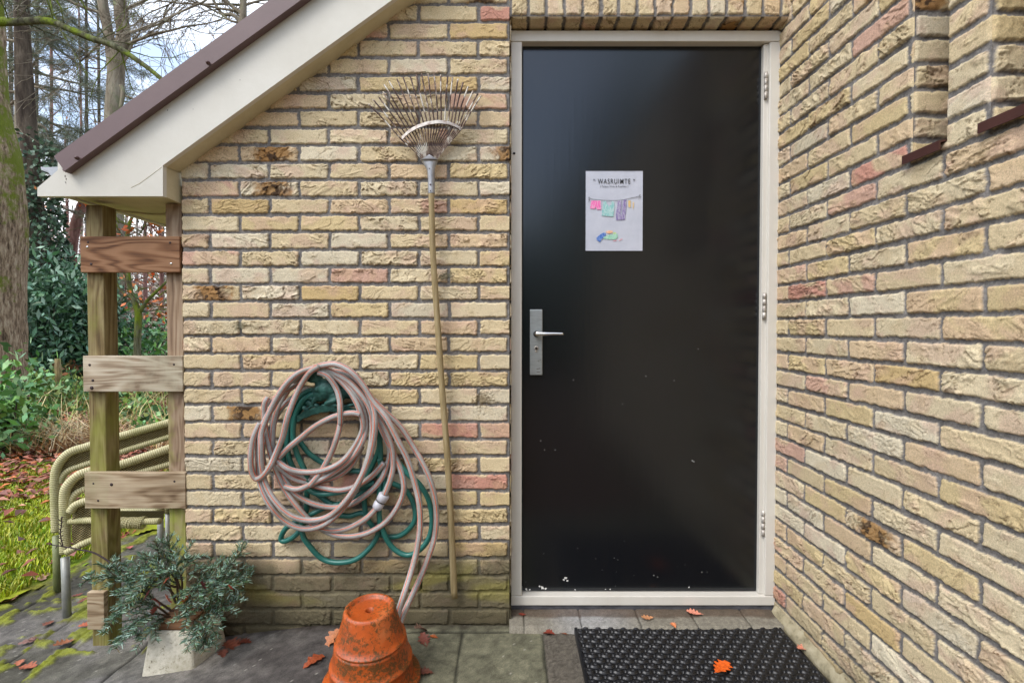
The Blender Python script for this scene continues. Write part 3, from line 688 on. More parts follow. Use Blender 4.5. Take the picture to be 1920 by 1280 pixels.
def paving(U, V):
    n = fbm(U * 4, V * 4, 4, 31); n2 = fbm(U * 40, V * 40, 3, 32); n3 = fbm(U * 170, V * 170, 2, 33)
    z = gznp(U) + (n - 0.5) * 0.006 + (n3 - 0.5) * 0.0022
    base = np.array(lin(122, 117, 110)); dark = np.array(lin(80, 75, 71)); ol = np.array(lin(88, 86, 68))
    t = sst(0.35, 0.65, fbm(U * 3.2, V * 3.2, 4, 34))[..., None]
    c = base * t + dark * (1 - t)
    # green-grey tiles right of the pot
    tile = sst(-0.62, -0.45, U)[..., None]
    tcx = np.array(lin(112, 110, 90)) * (0.75 + 0.5 * fbm(U * 7, V * 7, 3, 35))[..., None]
    c = c * (1 - tile) + tcx * tile
    pale = sst(0.55, 0.7, fbm(U * 2.2 + 4, V * 2.2, 3, 41))[..., None] * (1 - tile); c = c * (1 - 0.4 * pale) + np.array(lin(168, 164, 158)) * 0.4 * pale
    olm = sst(0.35, 0.6, fbm(U * 4 + 9, V * 5, 3, 36))[..., None] * sst(-1.1, -1.5, U)[..., None]; c = c * (1 - 0.6 * olm) + ol * 0.6 * olm; c = c * (1 - 0.25 * sst(-1.1, -1.6, U)[..., None])
    c = c * (0.45 + 1.1 * n2[..., None]) * (0.7 + 0.6 * n3[..., None])
    # pale grit
    g = (vn(U * 163 + V * 57, V * 171 - U * 49, 37) > 0.955) & (fbm(U * 12, V * 12, 2, 38) > 0.46); c[g] = c[g] * 0.4 + np.array(lin(190, 186, 172)) * 0.6
    # joints
    wob = (fbm(U * 8, V * 8, 2, 39) - 0.5) * 0.012
    jm = np.zeros(U.shape); moss = np.zeros(U.shape)
    for xj in (0.122, -0.172, -0.47): jm = np.maximum(jm, sst(0.006, 0.002, np.abs(U + wob - xj)) * (V < 1.86))
    for yj in (1.865, 1.565, 1.265): jm = np.maximum(jm, sst(0.006, 0.002, np.abs(V + wob - yj)) * (U > -0.47))
    for xj in (-1.38, -1.68, -1.82, -2.1):
        jm = np.maximum(jm, sst(0.008, 0.002, np.abs(U + wob * 2 - xj)))
        if xj != -1.38: moss = np.maximum(moss, sst(0.035, 0.018, np.abs(U + wob * 4 - xj) + (fbm(U * 22, V * 14, 4, 44) - 0.40) * 0.14))
    for yj in (1.62, 1.92, 2.22, 2.52, 2.82): moss = np.maximum(moss, sst(0.028, 0.014, np.abs(V + wob * 4 - yj - 0.05 * np.sin(U * 9)) + (fbm(U * 10, V * 16, 3, 45) - 0.30) * 0.17) * (U < -1.42))
    moss = np.maximum(moss, sst(0.69, 0.72, fbm(U * 9, V * 9, 5, 46)) * (U < -1.35) * 0.9)
    moss = np.maximum(moss, sst(0.08, 0.0, np.abs(U - edgeL(V)) + (n2 - 0.5) * 0.08))
    z = z - jm * 0.005 + moss * (0.004 + 0.010 * fbm(U * 90, V * 90, 2, 47))
    c = c * (1 - jm * 0.75)[..., None]
    mcol = np.array(lin(142, 148, 40)) * (0.5 + 0.8 * fbm(U * 60, V * 60, 3, 48))[..., None]; mb_ = sst(0.5, 0.7, fbm(U * 12, V * 12, 2, 49))[..., None]
    mcol = mcol * (1 - 0.4 * mb_) + np.array(lin(92, 84, 40)) * 0.4 * mb_
    c = c * (1 - 0.85 * moss[..., None]) + mcol * 0.85 * moss[..., None]
    # pebbly strip beside the mat
    pb = ((U > 0.122) & (U < 0.25) & (V < 1.86)); pv_ = vn(U * 150, V * 150, 51)
    c = np.where(pb[..., None], (np.array(lin(96, 90, 80)) * (0.6 + 0.9 * pv_[..., None])), c); z = z + pb * (pv_ - 0.5) * 0.004
    # dirt along the wall
    dw = (sst(0.05, 0.0, 1.915 - V + (n2 - 0.5) * 0.04) * (U < 0) * (U > -1.25) * (V < 1.93))[..., None]; c = c * (1 - 0.7 * dw) + np.array(lin(56, 46, 36)) * 0.7 * dw
    keep = U > edgeL(V)
    return z, c * 0.86, keep
sheet('paving', -2.6, 1.04, 0.95, 3.35, 0.0062, paving)
# threshold kerb stones
def kerb(U, V):
    n = fbm(U * 30, V * 30, 3, 61); t = sst(0.45, 0.7, fbm(U * 2.1 + 1.3, V * 2, 2, 62))[..., None]
    z = 0.020 + (n - 0.5) * 0.003 + sst(1.93, 1.965, V) * 0.004
    c = (np.array(lin(138, 132, 118)) * (1 - t) + np.array(lin(166, 166, 166)) * t) * (0.6 + 0.8 * fbm(U * 120, V * 120, 3, 64)[..., None])
    for xj in (0.055, 0.27, 0.49, 0.70, 0.90): j = sst(0.004, 0.001, np.abs(U - xj + (n - .5) * 0.006)); z = z - j * 0.006; c = c * (1 - 0.6 * j[..., None])
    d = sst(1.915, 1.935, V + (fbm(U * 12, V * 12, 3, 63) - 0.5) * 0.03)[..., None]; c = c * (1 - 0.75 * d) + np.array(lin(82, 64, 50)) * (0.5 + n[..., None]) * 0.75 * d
    z = np.where(V < 1.866, np.minimum(z, 0.006), z); z = np.where(V < 1.860, -0.01, z)
    return z, c * 0.85, None
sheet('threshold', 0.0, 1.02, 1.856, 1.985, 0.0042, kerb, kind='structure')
# ------------------------------------------------------------------ door mat
mx0 = PZ(1075, 1171.5, 0.016).x; my1 = PZ(1075, 1171.5, 0.016).y; mx1 = 1.012
def matf(U, V):
    z0 = 0.004
    px_ = 0.047; py_ = 0.027
    j = np.floor(V / py_); off = np.mod(j, 2) * px_ / 2
    lx = np.mod(U - off, px_) - px_ / 2; ly = np.mod(V, py_) - py_ / 2
    r = np.hypot(lx / 0.0185, ly / 0.0118)
    dome = np.clip(1 - r * r, 0, 1) ** 0.5 * 0.0085
    dent = sst(0.42, 0.2, np.hypot(lx / 0.0185, (ly + 0.002) / 0.0118)) * 0.0045
    lx2 = np.mod(U - off + px_ / 2, px_) - px_ / 2; hole = sst(1.0, 0.7, np.hypot(lx2 / 0.008, ly / 0.0055)) * 0.008
    z = z0 + 0.005 + dome - dent - hole
    rim = (U < mx0 + 0.012) | (U > mx1 - 0.012) | (V > my1 - 0.012); z = np.where(rim, z0 + 0.009, z)
    z = z + sst(1.84, 1.9, V) * 0.0035 + 0.0016 * np.sin(U * 7) + gznp(U)
    lowr = (U < mx0 + 0.002) | (U > mx1 - 0.004) | (V > my1 - 0.002) | (V < 1.262); z = np.where(lowr, 0.001, z)
    return z, np.full(U.shape + (3,), 1.0), None
us = None
M['rubber'] = m_plain('black_rubber', [(0.3, (0.005, 0.005, 0.006)), (0.64, (0.010, 0.010, 0.011)), (0.70, (0.09, 0.08, 0.065))], 150, 0.36, 0.0006, 240)
o = sheet('doormat', mx0, mx1, 1.26, my1, 0.0023, matf, M['rubber'], None)
o['label'] = 'black rubber door mat with moulded ring pattern in front of the black door'; o['category'] = 'door mat'
# ------------------------------------------------------------------ leaves
def leaf_mesh(name, L_=0.075, lobes=5, wid=0.36, seed=0, curl=0.3):
    rnd = random.Random(seed); mb = MB(); n = 16
    def hw(t):
        if t < 0.1: return 0.012
        env = math.sin(math.pi * min(1, (t - 0.06) / 0.98) ** 1.25) ** 0.8
        return max(0.02, wid * env * (0.76 + 0.24 * math.cos(2 * math.pi * (lobes * t + 0.1))))
    rows = []; k1, k2 = rnd.uniform(-1, 1) * curl, rnd.uniform(0.3, 1) * curl
    for i in range(n * 2 + 1):
        t = i / (n * 2); w_ = hw(t); row = []
        for s in (-1, -0.5, 0, 0.5, 1):
            x = s * w_ * rnd.uniform(0.9, 1.1); zz = (abs(s) ** 1.5) * w_ * k2 * 1.4 + math.sin(t * 3.1) * k1 * 0.35 + rnd.uniform(-.008, .008)
            row.append(Vector((x * L_, (t - 0.5) * L_, zz * L_ + 0.002)))
        rows.append(row)
    mz = min(v.z for r in rows for v in r)
    vs_ = [v - Vector((0, 0, mz)) for r in rows for v in r]; fs = []
    for i in range(len(rows) - 1):
        for k_ in range(4): fs.append((i * 5 + k_, i * 5 + k_ + 1, (i + 1) * 5 + k_ + 1, (i + 1) * 5 + k_))
    return vs_, fs
NL = [0]
def leaf(p, col, size=0.075, rz=0, tilt=0.0, label='', group=None, seed=None, name='fallen_leaf', tx=0.0):
    NL[0] += 1; vs_, fs = leaf_mesh('leaf', size, random.choice([4, 5]), random.uniform(0.3, 0.4), seed or NL[0] * 7, 0.35)
    mb = MB(); rm = Matrix.Rotation(rz, 3, 'Z') @ Matrix.Rotation(tilt, 3, 'X') @ Matrix.Rotation(tx, 3, 'Y')
    mb.add([p + rm @ v for v in vs_], fs, None, col); mb.build(name, M['leafdry'], None, label=label, cat='leaf', group=group)
OR = lin(214, 92, 24); BR = lin(140, 80, 48); PK = lin(206, 132, 108); RD = lin(120, 50, 34); DK = lin(96, 62, 48); TAN = lin(188, 132, 90)
leaf(hit(1352, 1262) + Vector((0, 0, 0.017)), OR, 0.085, -0.9, 0, 'bright orange oak leaf lying on the black door mat')
leaf(hit(1508, 1224) + Vector((0, 0, 0.017)), PK, 0.058, 1.9, 0, 'small pink-brown leaf on the right side of the black door mat')
leaf(PZ(1303, 1150, 0.026), PK, 0.062, 1.2, 0, 'pale pink oak leaf on the threshold below the door sill')
leaf(PZ(1215, 1158, 0.026), TAN, 0.05, 1.6, 0, 'thin tan leaf on the threshold behind the mat edge')
leaf(PZ(1263, 1172, 0.022), lin(214, 130, 84), 0.036, 0.2, 0, 'small orange leaf tip showing at the back edge of the door mat')
leaf(PZ(1474, 1168, 0.02), DK, 0.04, 0.9, 0, 'dark brown leaf in the corner by the plinth behind the mat')
leaf(PZ(980, 1152, 0.022), RD, 0.03, 1.5, 0, 'small dark red leaf at the left end of the threshold')
leaf(hit(1030, 1188), RD, 0.05, 1.3, 0, 'dark red leaf on the paving joint left of the door mat')
leaf(hit(1056, 1186), lin(120, 70, 46), 0.04, 1.0, 0, 'brown leaf tucked against the left corner of the door mat')
leaf(hit(586, 1243), lin(140, 66, 34), 0.085, -0.7, 0.1, 'rust brown oak leaf lying flat left of the terracotta pot')
leaf(hit(622, 1205) + Vector((0, 0, 0.01)), lin(166, 104, 66), 0.08, -0.6, 0.7, 'tan oak leaf leaning on the left side of the terracotta pot')
leaf(hit(790, 1186) + Vector((0, 0, 0.01)), lin(128, 100, 86), 0.07, 2.4, 0.6, 'grey-brown curled oak leaf behind the right side of the pot')
leaf(hit(796, 1202), lin(118, 66, 54), 0.07, 0.4, 0.2, 'dark red-brown leaf under the grey curled one beside the pot')
leaf(hit(814, 1194), lin(160, 84, 40), 0.035, 1.2, 0, 'small orange-brown leaf right of the terracotta pot')
leaf(hit(798, 1262), lin(110, 66, 52), 0.06, 1.6, 0, 'brown leaf by the lower right rim of the pot')
leaf(hit(438, 1212), lin(122, 68, 50), 0.09, 1.1, 0.1, 'long brown leaf right of the concrete planter')
leaf(hit(460, 1205), lin(110, 56, 40), 0.06, 1.5, 0, 'dark red leaf at the wall foot beyond the planter')
leaf(hit(418, 1226), lin(104, 60, 48), 0.06, 0.6, 0, 'dark leaf touching the right side of the planter')
gl = 'leaves scattered on the mossy paving'
for (x, y, s, cc) in ((50, 1253, .07, lin(150, 80, 50)), (38, 1244, .05, lin(170, 100, 70)), (57, 1205, .07, lin(130, 96, 86)), (122, 1209, .07, lin(150, 96, 66)), (60, 1200, .05, DK), (160, 1176, .05, lin(170, 90, 60)), (92, 1170, .05, lin(120, 66, 44)), (155, 1128, .05, lin(124, 70, 52)), (230, 1007, .09, lin(176, 100, 76)), (245, 1000, .08, lin(190, 104, 70)), (215, 1012, .06, lin(140, 60, 50)), (243, 1028, .06, lin(170, 90, 80)), (147, 1033, .07, lin(150, 80, 50)), (146, 1118, .05, lin(120, 64, 50)), (320, 1230, .05, lin(110, 70, 50)), (75, 1085, .12, lin(168, 130, 106)), (12, 1128, .10, lin(150, 100, 70))):
    leaf(hit(x, y) + Vector((0, 0, 0.006)), cc, s, random.uniform(0, 6), 0.1, 'fallen brown leaf lying on the mossy paving left of the planter', gl)
# leaf litter as loose stuff
def scatter_leaves(name, pts, size, cols, seed, label, cat, zoff=0.0, up=0.6, kind='stuff'):
    r = np.random.RandomState(seed); n = len(pts); s = size * r.uniform(0.6, 1.3, n)
    a = r.uniform(0, 2 * np.pi, n); tl = r.normal(0, up * .45, n); tb = r.normal(0, up * .45, n)
    ax = np.stack([np.cos(a) * np.cos(tl), np.sin(a) * np.cos(tl), np.sin(tl)], -1)
    bx_ = np.stack([-np.sin(a) * np.cos(tb), np.cos(a) * np.cos(tb), np.sin(tb)], -1)
    p = np.array(pts); s = s[:, None]
    v = np.stack([p - ax * s * 0.5, p + bx_ * s * 0.27 + ax * s * 0.05 + [0, 0, 0.15] * s, p + ax * s * 0.5, p - bx_ * s * 0.27 + ax * s * 0.05 + [0, 0, 0.15] * s], 1)
    f = np.arange(n * 4).reshape(n, 4); c = np.array(cols)[r.randint(0, len(cols), n)] * r.uniform(0.7, 1.3, (n, 1))
    tri = np.concatenate([f[:, [0, 1, 2]], f[:, [0, 2, 3]]])
    return npmesh(name, v.reshape(-1, 3), tri, np.repeat(c, 4, 0), M['foliage'], None, False, label=label, cat=cat, kind=kind)
r = np.random.RandomState(5)
n = 26000; X = r.uniform(-9, 0, n); Y = r.uniform(3.1, 8.5, n); kx = (X / Y > -1.25) & (X / Y < -0.55) & ((Y > 3.75 + 0.25 * np.sin(X * 2.3)) | (r.rand(n) < 0.12))
scatter_leaves('leaf_litter', np.stack([X, Y, -0.075 + r.uniform(0, 0.05, n)], -1)[kx], 0.075, [lin(150, 84, 64), lin(172, 104, 80), lin(126, 70, 54), lin(190, 134, 112), lin(100, 62, 48), lin(196, 116, 66), lin(160, 110, 84)], 3, 'red-brown leaf litter between the mossy lawn and the undergrowth', 'leaf litter')
n = 420; X = r.uniform(-5, -1.6, n); Y = r.uniform(2.1, 4.0, n); kx = (X < -2.2) | (Y > 3.0)
scatter_leaves('leaf_litter', np.stack([X, Y, -0.05 + r.uniform(0, 0.02, n)], -1)[kx], 0.07, [lin(130, 66, 42), lin(110, 60, 46), lin(150, 90, 64), lin(96, 50, 40)], 4, 'brown leaves scattered over the bright mossy lawn', 'leaves')
# grass and moss tufts on the lawn
def blades(name, n, x0, x1, y0, y1, h, cols, seed, label, cat, lean=0.5, w_=0.004, keepf=None, z0=-0.08):
    r = np.random.RandomState(seed); X = r.uniform(x0, x1, n); Y = r.uniform(y0, y1, n)
    if keepf is not None: k_ = keepf(X, Y, r); X = X[k_]; Y = Y[k_]; n = len(X)
    a = r.uniform(0, 2 * np.pi, n); hh = h * r.uniform(0.4, 1.3, n); l = r.uniform(0, lean, n) * hh
    b = np.stack([X, Y, np.full(n, z0)], -1); t = b + np.stack([np.cos(a) * l, np.sin(a) * l, hh], -1); m_ = (b + t) / 2 + np.stack([-np.cos(a) * l * .15, -np.sin(a) * l * .15, hh * .12], -1)
    s = np.stack([-np.sin(a), np.cos(a), np.zeros(n)], -1) * w_
    v = np.stack([b - s, b + s, m_ + s * .8, m_ - s * .8, t], 1); f0 = np.arange(n)[:, None] * 5
    tri = np.concatenate([f0 + [0, 1, 2], f0 + [0, 2, 3], f0 + [3, 2, 4]]); c = np.array(cols)[r.randint(0, len(cols), n)] * r.uniform(0.7, 1.3, (n, 1))
    return npmesh(name, v.reshape(-1, 3), tri, np.repeat(c, 5, 0), M['foliage'], None, False, label=label, cat=cat, kind='stuff')
GRC = [lin(150, 168, 26), lin(170, 180, 36), lin(118, 150, 30), lin(146, 152, 40), lin(172, 166, 60)]
blades('moss_lawn', 80000, -5.2, -1.3, 1.9, 4.3, 0.035, GRC, 8, 'bright yellow-green moss and grass left of the wicker chairs', 'moss lawn', 0.9, 0.0035, lambda X, Y, r: ((X < -2.24) | (Y > 3.1)) & (X / Y > -1.2) & (fbm(X * 4, Y * 4, 3, 26) > 0.22))
blades('dry_grass', 2400, -5.4, -2.4, 4.7, 5.5, 0.24, [lin(200, 176, 128), lin(176, 144, 98), lin(214, 196, 156), lin(150, 110, 74)], 9, 'pale dry grass bent over the leaf litter under the brambles', 'dry grass', 3.0, 0.005, lambda X, Y, r: (fbm(X * 2, Y * 2, 3, 5) > 0.47))
# ------------------------------------------------------------------ wooden trellis
tr = thing('wooden_trellis', (-1.42, 1.94, -0.09), 'weathered wooden ladder trellis of two posts and three boards at the house corner', 'trellis')
TYF = 1.925; BYF = 1.90
def board(y0, y1, xa, xb, mat, screws, holes, tl=0.0):
    a = P(xa, y0, BYF); b = P(xb, y1, BYF)
    mb = MB(); mb.box((a.x, BYF, b.z), (min(b.x, XL + 0.012), TYF - 0.001, a.z), bev=0.002, rot=tl)
    bd = mb.build('board', mat, tr)
    for sx, sy in screws:
        p = P(sx, sy, BYF); m2 = MB(); m2.tube([p, p + Vector((0, -0.0015, 0))], 0.0042, 10); m2.build('screw', M['chrome'], bd)
    for sx, sy, rr in holes:
        p = P(sx, sy, BYF - 0.0002); m2 = MB(); m2.tube([p + Vector((0, 0.002, 0)), p + Vector((0, -0.0004, 0))], rr, 10); m2.build('screw', M['twig_dark'], bd)
    return bd
board(443, 510.5, 150, 337, M['w_brown'], [(164, 463), (321, 494)], [(165, 454, .004), (171, 495, .005), (319, 455, .0045)])
board(667, 734, 155, 343, M['w_grey'], [], [(168, 684, .005), (174, 713, .005), (326, 683, .004), (172, 727, .007)])
board(886, 953, 158, 348, M['w_grey2'], [], [(175, 906, .0035), (184, 938, .004), (327, 902, .004), (209, 908, .006)])
p0 = P(160, 385, TYF); p1 = P(193, 385, TYF)
gp = P(175, 1212, TYF).z
def post(px0, px1, pyt, zbot, mat, dy):
    a = P(px0, pyt, TYF); b = P(px1, pyt, TYF); mb = MB(); mb.box((a.x, TYF, zbot), (b.x, TYF + dy, a.z), bev=0.003); return mb.build('post', mat, tr)
post(160.5, 192, 384, gp, M['w_post'], 0.068)
a = P(310, 385, TYF); mb = MB(); mb.box((a.x, TYF, -0.09), (XL - 0.008, TYF + 0.045, cor.z - 0.002), bev=0.002); mb.build('post', M['w_post2'], tr)
# short offcut board low on the post
a = P(163, 1110, BYF + 0.005); b = P(196, 1180, BYF + 0.005); mb = MB(); mb.box((a.x, BYF + 0.004, b.z), (b.x, TYF - 0.001, a.z), bev=0.002); mb.build('board', M['w_grey2'], tr)
# ------------------------------------------------------------------ rake
rk = thing('leaf_rake', P(852, 1120, 1.885), 'old metal leaf rake hanging head up on the brick wall with a wooden handle', 'rake')
def rp(x, y, Y=1.868): return P(640 + x * 0.23443, 100 + y * 0.23443, Y)
tips = [(220, 410), (258, 375), (305, 358), (335, 312), (345, 255), (383, 225), (447, 210), (495, 195), (553, 190), (600, 175), (642, 170), (693, 170), (743, 172), (795, 178), (850, 188), (888, 200), (932, 212), (972, 237), (1012, 270), (1052, 305), (1090, 328), (1112, 348)]
NT = len(tips)
def bandp(t):   # t 0..1 along band
    pts = [(482, 680), (540, 625), (610, 585), (690, 560), (770, 548), (850, 556), (915, 580), (950, 606)]
    f = t * (len(pts) - 1); i = min(int(f), len(pts) - 2); u = f - i
    return (pts[i][0] * (1 - u) + pts[i + 1][0] * u, pts[i][1] * (1 - u) + pts[i + 1][1] * u)
for i, (x, y) in enumerate(tips):
    t = i / (NT - 1); bx0, by0 = bandp(t); sx = 655 + t * 100; sy = 860 - 25 * math.sin(math.pi * t)
    ww = random.uniform(-6, 6)
    pts = [rp(sx, sy, 1.872), rp((sx + bx0) / 2, (sy + by0) / 2, 1.87), rp(bx0, by0 + 12, 1.868), rp((bx0 + x) / 2 + ww, (by0 + y) / 2, 1.862), rp(x * .9 + bx0 * .1, y * .9 + by0 * .1, 1.858), rp(x, y, 1.866), rp(x + 2, y + 4, 1.884)]
    mb = MB(); cpt = catmull(pts, 4); mb.tube(cpt, [0.0013 + 0.0011 * min(1, q_ / 9) + 0.0005 * min(1, q_ / 14) for q_ in range(len(cpt))], 6); mb.build('tine', M['rust'], rk)
mb = MB(); N_ = 30
for dz, th in ((0, 0),):
    vs_ = []; 
    for i in range(N_ + 1):
        bx0, by0 = bandp(i / N_); 
        up = rp(bx0, by0 - 15, 1.862); dn = rp(bx0 + 4, by0 + 11, 1.858); vs_ += [up, dn, dn + Vector((0, 0.004, -0.001)), up + Vector((0, 0.004, 0))]
    fs = []
    for i in range(N_):
        for k_ in range(4): fs.append((i * 4 + k_, (i + 1) * 4 + k_, (i + 1) * 4 + (k_ + 1) % 4, i * 4 + (k_ + 1) % 4))
    fs += [(0, 1, 2, 3), (N_ * 4 + 3, N_ * 4 + 2, N_ * 4 + 1, N_ * 4)]
    mb.add(vs_, fs, smooth=False)
mb.build('brace_band', M['rake_band'], rk)
mb = MB()
prof = [(632, 778, 852), (648, 770, 875), (672, 752, 910), (686, 748, 940), (690, 747, 990), (692, 748, 1060), (693, 749, 1122)]
vs_ = []; nn_ = 16
top_ = [rp(630, 850), rp(660, 822), rp(705, 812), rp(750, 825), rp(780, 850)]
for l_, r_, y in prof:
    a = rp(l_, y); b = rp(r_, y); c_ = (a + b) / 2; rx = (b - a).length / 2; ry = min(rx, 0.012)
    for k_ in range(nn_): t = 2 * math.pi * k_ / nn_; vs_.append(c_ + Vector((rx * math.cos(t), ry * math.sin(t), 0)))
fs = [(i * nn_ + k_, i * nn_ + (k_ + 1) % nn_, (i + 1) * nn_ + (k_ + 1) % nn_, (i + 1) * nn_ + k_) for i in range(len(prof) - 1) for k_ in range(nn_)]
o_ = len(vs_); a0 = rp(705, 815); vs_.append(a0 + Vector((0, -0.008, 0))); vs_.append(a0 + Vector((0, 0.006, 0)))
for k_ in range(nn_): fs.append((k_, (k_ + 1) % nn_, o_ if k_ >= nn_ // 2 else o_ + 1))
mb.add(vs_, fs); sk = mb.build('socket', M['rake_metal'], rk)
for y, rr in ((922, .0018), (985, .001), (1050, .003), (1100, .0022)):
    p = rp(712 if y > 1000 else 705, y, 1.868 - 0.0125); m2 = MB(); m2.tube([p, p + Vector((0, -0.0015, 0))], rr, 8); m2.build('rivet', M['dark_brown'], sk)
mb = MB(); hp = [rp(720, 1110, 1.868), P(810, 420, 1.867), P(812, 480, 1.868), P(820, 600, 1.868), P(829, 730, 1.869), P(839, 860, 1.872), P(846, 990, 1.876), P(852, 1120, 1.88)]
hp = catmull(hp, 6); mb.tube(hp, [0.0105 + 0.0018 * (i / len(hp)) + 0.0003 * math.sin(i * 1.3) for i in range(len(hp))], 16); mb.build('handle', M['rake_handle'], rk)
# ------------------------------------------------------------------ hoses
def U7(x, y, Y): return P(440 + x * 0.21875, 640 + y * 0.21875, Y)
k = NM('striped_hose'); uvn = k.n('ShaderNodeUVMap', uv_map='UVMap'); sx = k.n('ShaderNodeSeparateXYZ'); k.l(uvn.outputs['UV'], sx.inputs[0])
tw = k.math('ADD', sx.outputs['X'], k.math('MULTIPLY', sx.outputs['Y'], 0.35))
st = k.math('ABSOLUTE', k.math('SUBTRACT', k.math('FRACT', k.math('MULTIPLY', tw, 4.0)), 0.5))
stf = k.math('LESS_THAN', st, 0.08)
br = k.noise(k.coords(), 500, 2, 0.5); bc = k.ramp(br, [(0.35, lin(138, 136, 134)), (0.65, lin(180, 177, 172))])
dirt = k.noise(k.coords(), 9, 5, 0.6); bc = k.mix(k.ramp(dirt, [(0.45, (0, 0, 0)), (0.7, (0.5,) * 3)]), bc, lin(118, 104, 86))
k.base(k.mix(stf, bc, lin(204, 88, 46))); k.set(Roughness=0.42, Specular_IOR_Level=0.4); M['hose'] = k.m
k = NM('green_hose'); uvn = k.n('ShaderNodeUVMap', uv_map='UVMap')
def wv(sx_, sy_):
    s2 = k.n('ShaderNodeSeparateXYZ'); k.l(uvn.outputs['UV'], s2.inputs[0])
    return k.math('SINE', k.math('ADD', k.math('MULTIPLY', s2.outputs['X'], sx_), k.math('MULTIPLY', s2.outputs['Y'], sy_)))
cr2 = k.math('MAXIMUM', wv(62.83, 900), wv(62.83, -900)); k.base(k.ramp(cr2, [(0.55, lin(20, 78, 70)), (0.95, lin(52, 124, 112))])); k.set(Roughness=0.35); M['ghose'] = k.m
def hose(name, paths, mat, rad, n=12, **tags):
    mb = MB()
    for yv, pts in paths:
        m = len(pts); q = []
        for i, pt in enumerate(pts):
            Y = yv[0] + (yv[1] - yv[0]) * i / (m - 1) if isinstance(yv, tuple) else yv
            if len(pt) > 2: Y = pt[2]
            q.append(U7(pt[0], pt[1], Y - 0.006 * math.sin(i * 1.7 + m)))
        mb.tube(catmull(q, 8), rad, n)
    return mb.build(name, mat, None, **tags)
S = [
 ((1.845, 1.85), [(285, 478), (258, 530), (256, 620), (262, 730), (285, 860), (320, 1000), (370, 1140), (440, 1280), (540, 1420), (640, 1530), (740, 1600), (860, 1655), (1010, 1668), (1160, 1630), (1300, 1540), (1400, 1410), (1450, 1270), (1430, 1120), (1370, 980), (1290, 820), (1215, 640), (1150, 470), (1060, 350), (950, 275), (840, 250)]),
 (1.838, [(430, 1240), (540, 1265), (680, 1210), (830, 1130), (980, 1020), (1080, 890), (1125, 740), (1110, 600), (1050, 470), (960, 350), (860, 270), (770, 240)]),
 (1.822, [(1075, 625), (1000, 612), (860, 640), (700, 720), (560, 830), (450, 920), (382, 990)]),
 (1.83, [(365, 1020), (450, 1085), (560, 1115), (700, 1115), (830, 1080), (940, 1010), (1040, 880), (1100, 740), (1075, 600), (1010, 460), (910, 340), (800, 262), (700, 236)]),
 (1.812, [(690, 222), (760, 200), (870, 195), (1000, 260), (1110, 390), (1190, 560), (1205, 720), (1180, 900), (1130, 1060), (1040, 1240), (930, 1390), (800, 1500), (640, 1532), (480, 1490), (350, 1370), (270, 1230), (232, 1080), (225, 900), (235, 760), (320, 560), (430, 380), (550, 270), (690, 222)]),
 (1.82, [(905, 700), (905, 600), (900, 500), (870, 400), (800, 300), (715, 262)]),
 (1.835, [(905, 700), (880, 810), (830, 950), (760, 1080), (690, 1180), (640, 1235)]),
 (1.858, [(700, 245), (560, 300), (430, 460), (350, 640), (325, 800), (335, 940), (395, 1110), (500, 1280), (640, 1375), (820, 1420), (980, 1400), (1130, 1310), (1250, 1190), (1310, 1050), (1330, 930), (1290, 780), (1220, 640), (1140, 480), (1040, 360), (900, 270)]),
 (1.826, [(780, 236), (960, 330), (1080, 450), (1160, 580), (1180, 720), (1165, 900), (1130, 1040), (1060, 1220), (980, 1360), (870, 1490), (740, 1580), (590, 1602), (440, 1545), (310, 1410), (230, 1250), (200, 1080), (200, 900), (240, 720), (340, 540), (470, 350), (600, 250), (700, 232), (780, 236)]),
 (1.808, [(720, 215), (640, 270), (560, 390), (500, 520), (450, 660), (410, 820), (345, 980), (300, 1075), (245, 1150), (190, 1175), (150, 1120), (138, 980), (160, 830), (215, 700)]),
 ((1.80, 1.66), [(740, 208, 1.805), (870, 196, 1.80), (1000, 262, 1.80), (1100, 375, 1.80), (1190, 520, 1.80), (1300, 655, 1.80), (1400, 850, 1.80), (1480, 1010, 1.80), (1540, 1200, 1.80), (1583, 1400, 1.80), (1588, 1600, 1.79), (1558, 1800, 1.775), (1510, 1980, 1.755), (1455, 2150, 1.73), (1410, 2290, 1.705), (1390, 2400, 1.68), (1388, 2440, 1.655)]),
 ((1.84, 1.7), [(1190, 500, 1.845), (1290, 600, 1.845), (1420, 730, 1.845), (1530, 900, 1.845), (1640, 1100, 1.84), (1700, 1270, 1.84), (1728, 1450, 1.835), (1718, 1650, 1.825), (1660, 1850, 1.81), (1580, 2050, 1.79), (1500, 2220, 1.76), (1440, 2350, 1.725), (1412, 2440, 1.69)]),
 (1.84, [(1170, 560), (1270, 720), (1345, 890), (1360, 1050), (1335, 1180), (1285, 1310)]),
 (1.84, [(1215, 1430), (1120, 1520), (980, 1595), (850, 1618), (740, 1600), (640, 1560)]),
 (1.855, [(360, 1060), (500, 1170), (640, 1215), (750, 1250), (900, 1272), (1050, 1235), (1180, 1150), (1280, 1040)]),
 (1.864, [(420, 1090), (560, 1140), (700, 1195), (860, 1160), (1000, 1060), (1090, 900)]),
 (1.86, [(300, 540), (400, 440), (480, 400), (560, 340), (640, 300)]),
 (1.868, [(250, 1060), (240, 900), (330, 700), (380, 600), (450, 520), (560, 440), (640, 400)]),
]
gh = hose('garden_hose', S, M['hose'], 0.0105, 14, label='grey garden hose with orange stripes coiled on the wall hanger above the pot', cat='garden hose')
ca, cb = U7(1285, 1310, 1.84), U7(1215, 1430, 1.84); dd = (cb - ca).normalized(); LL = (cb - ca).length
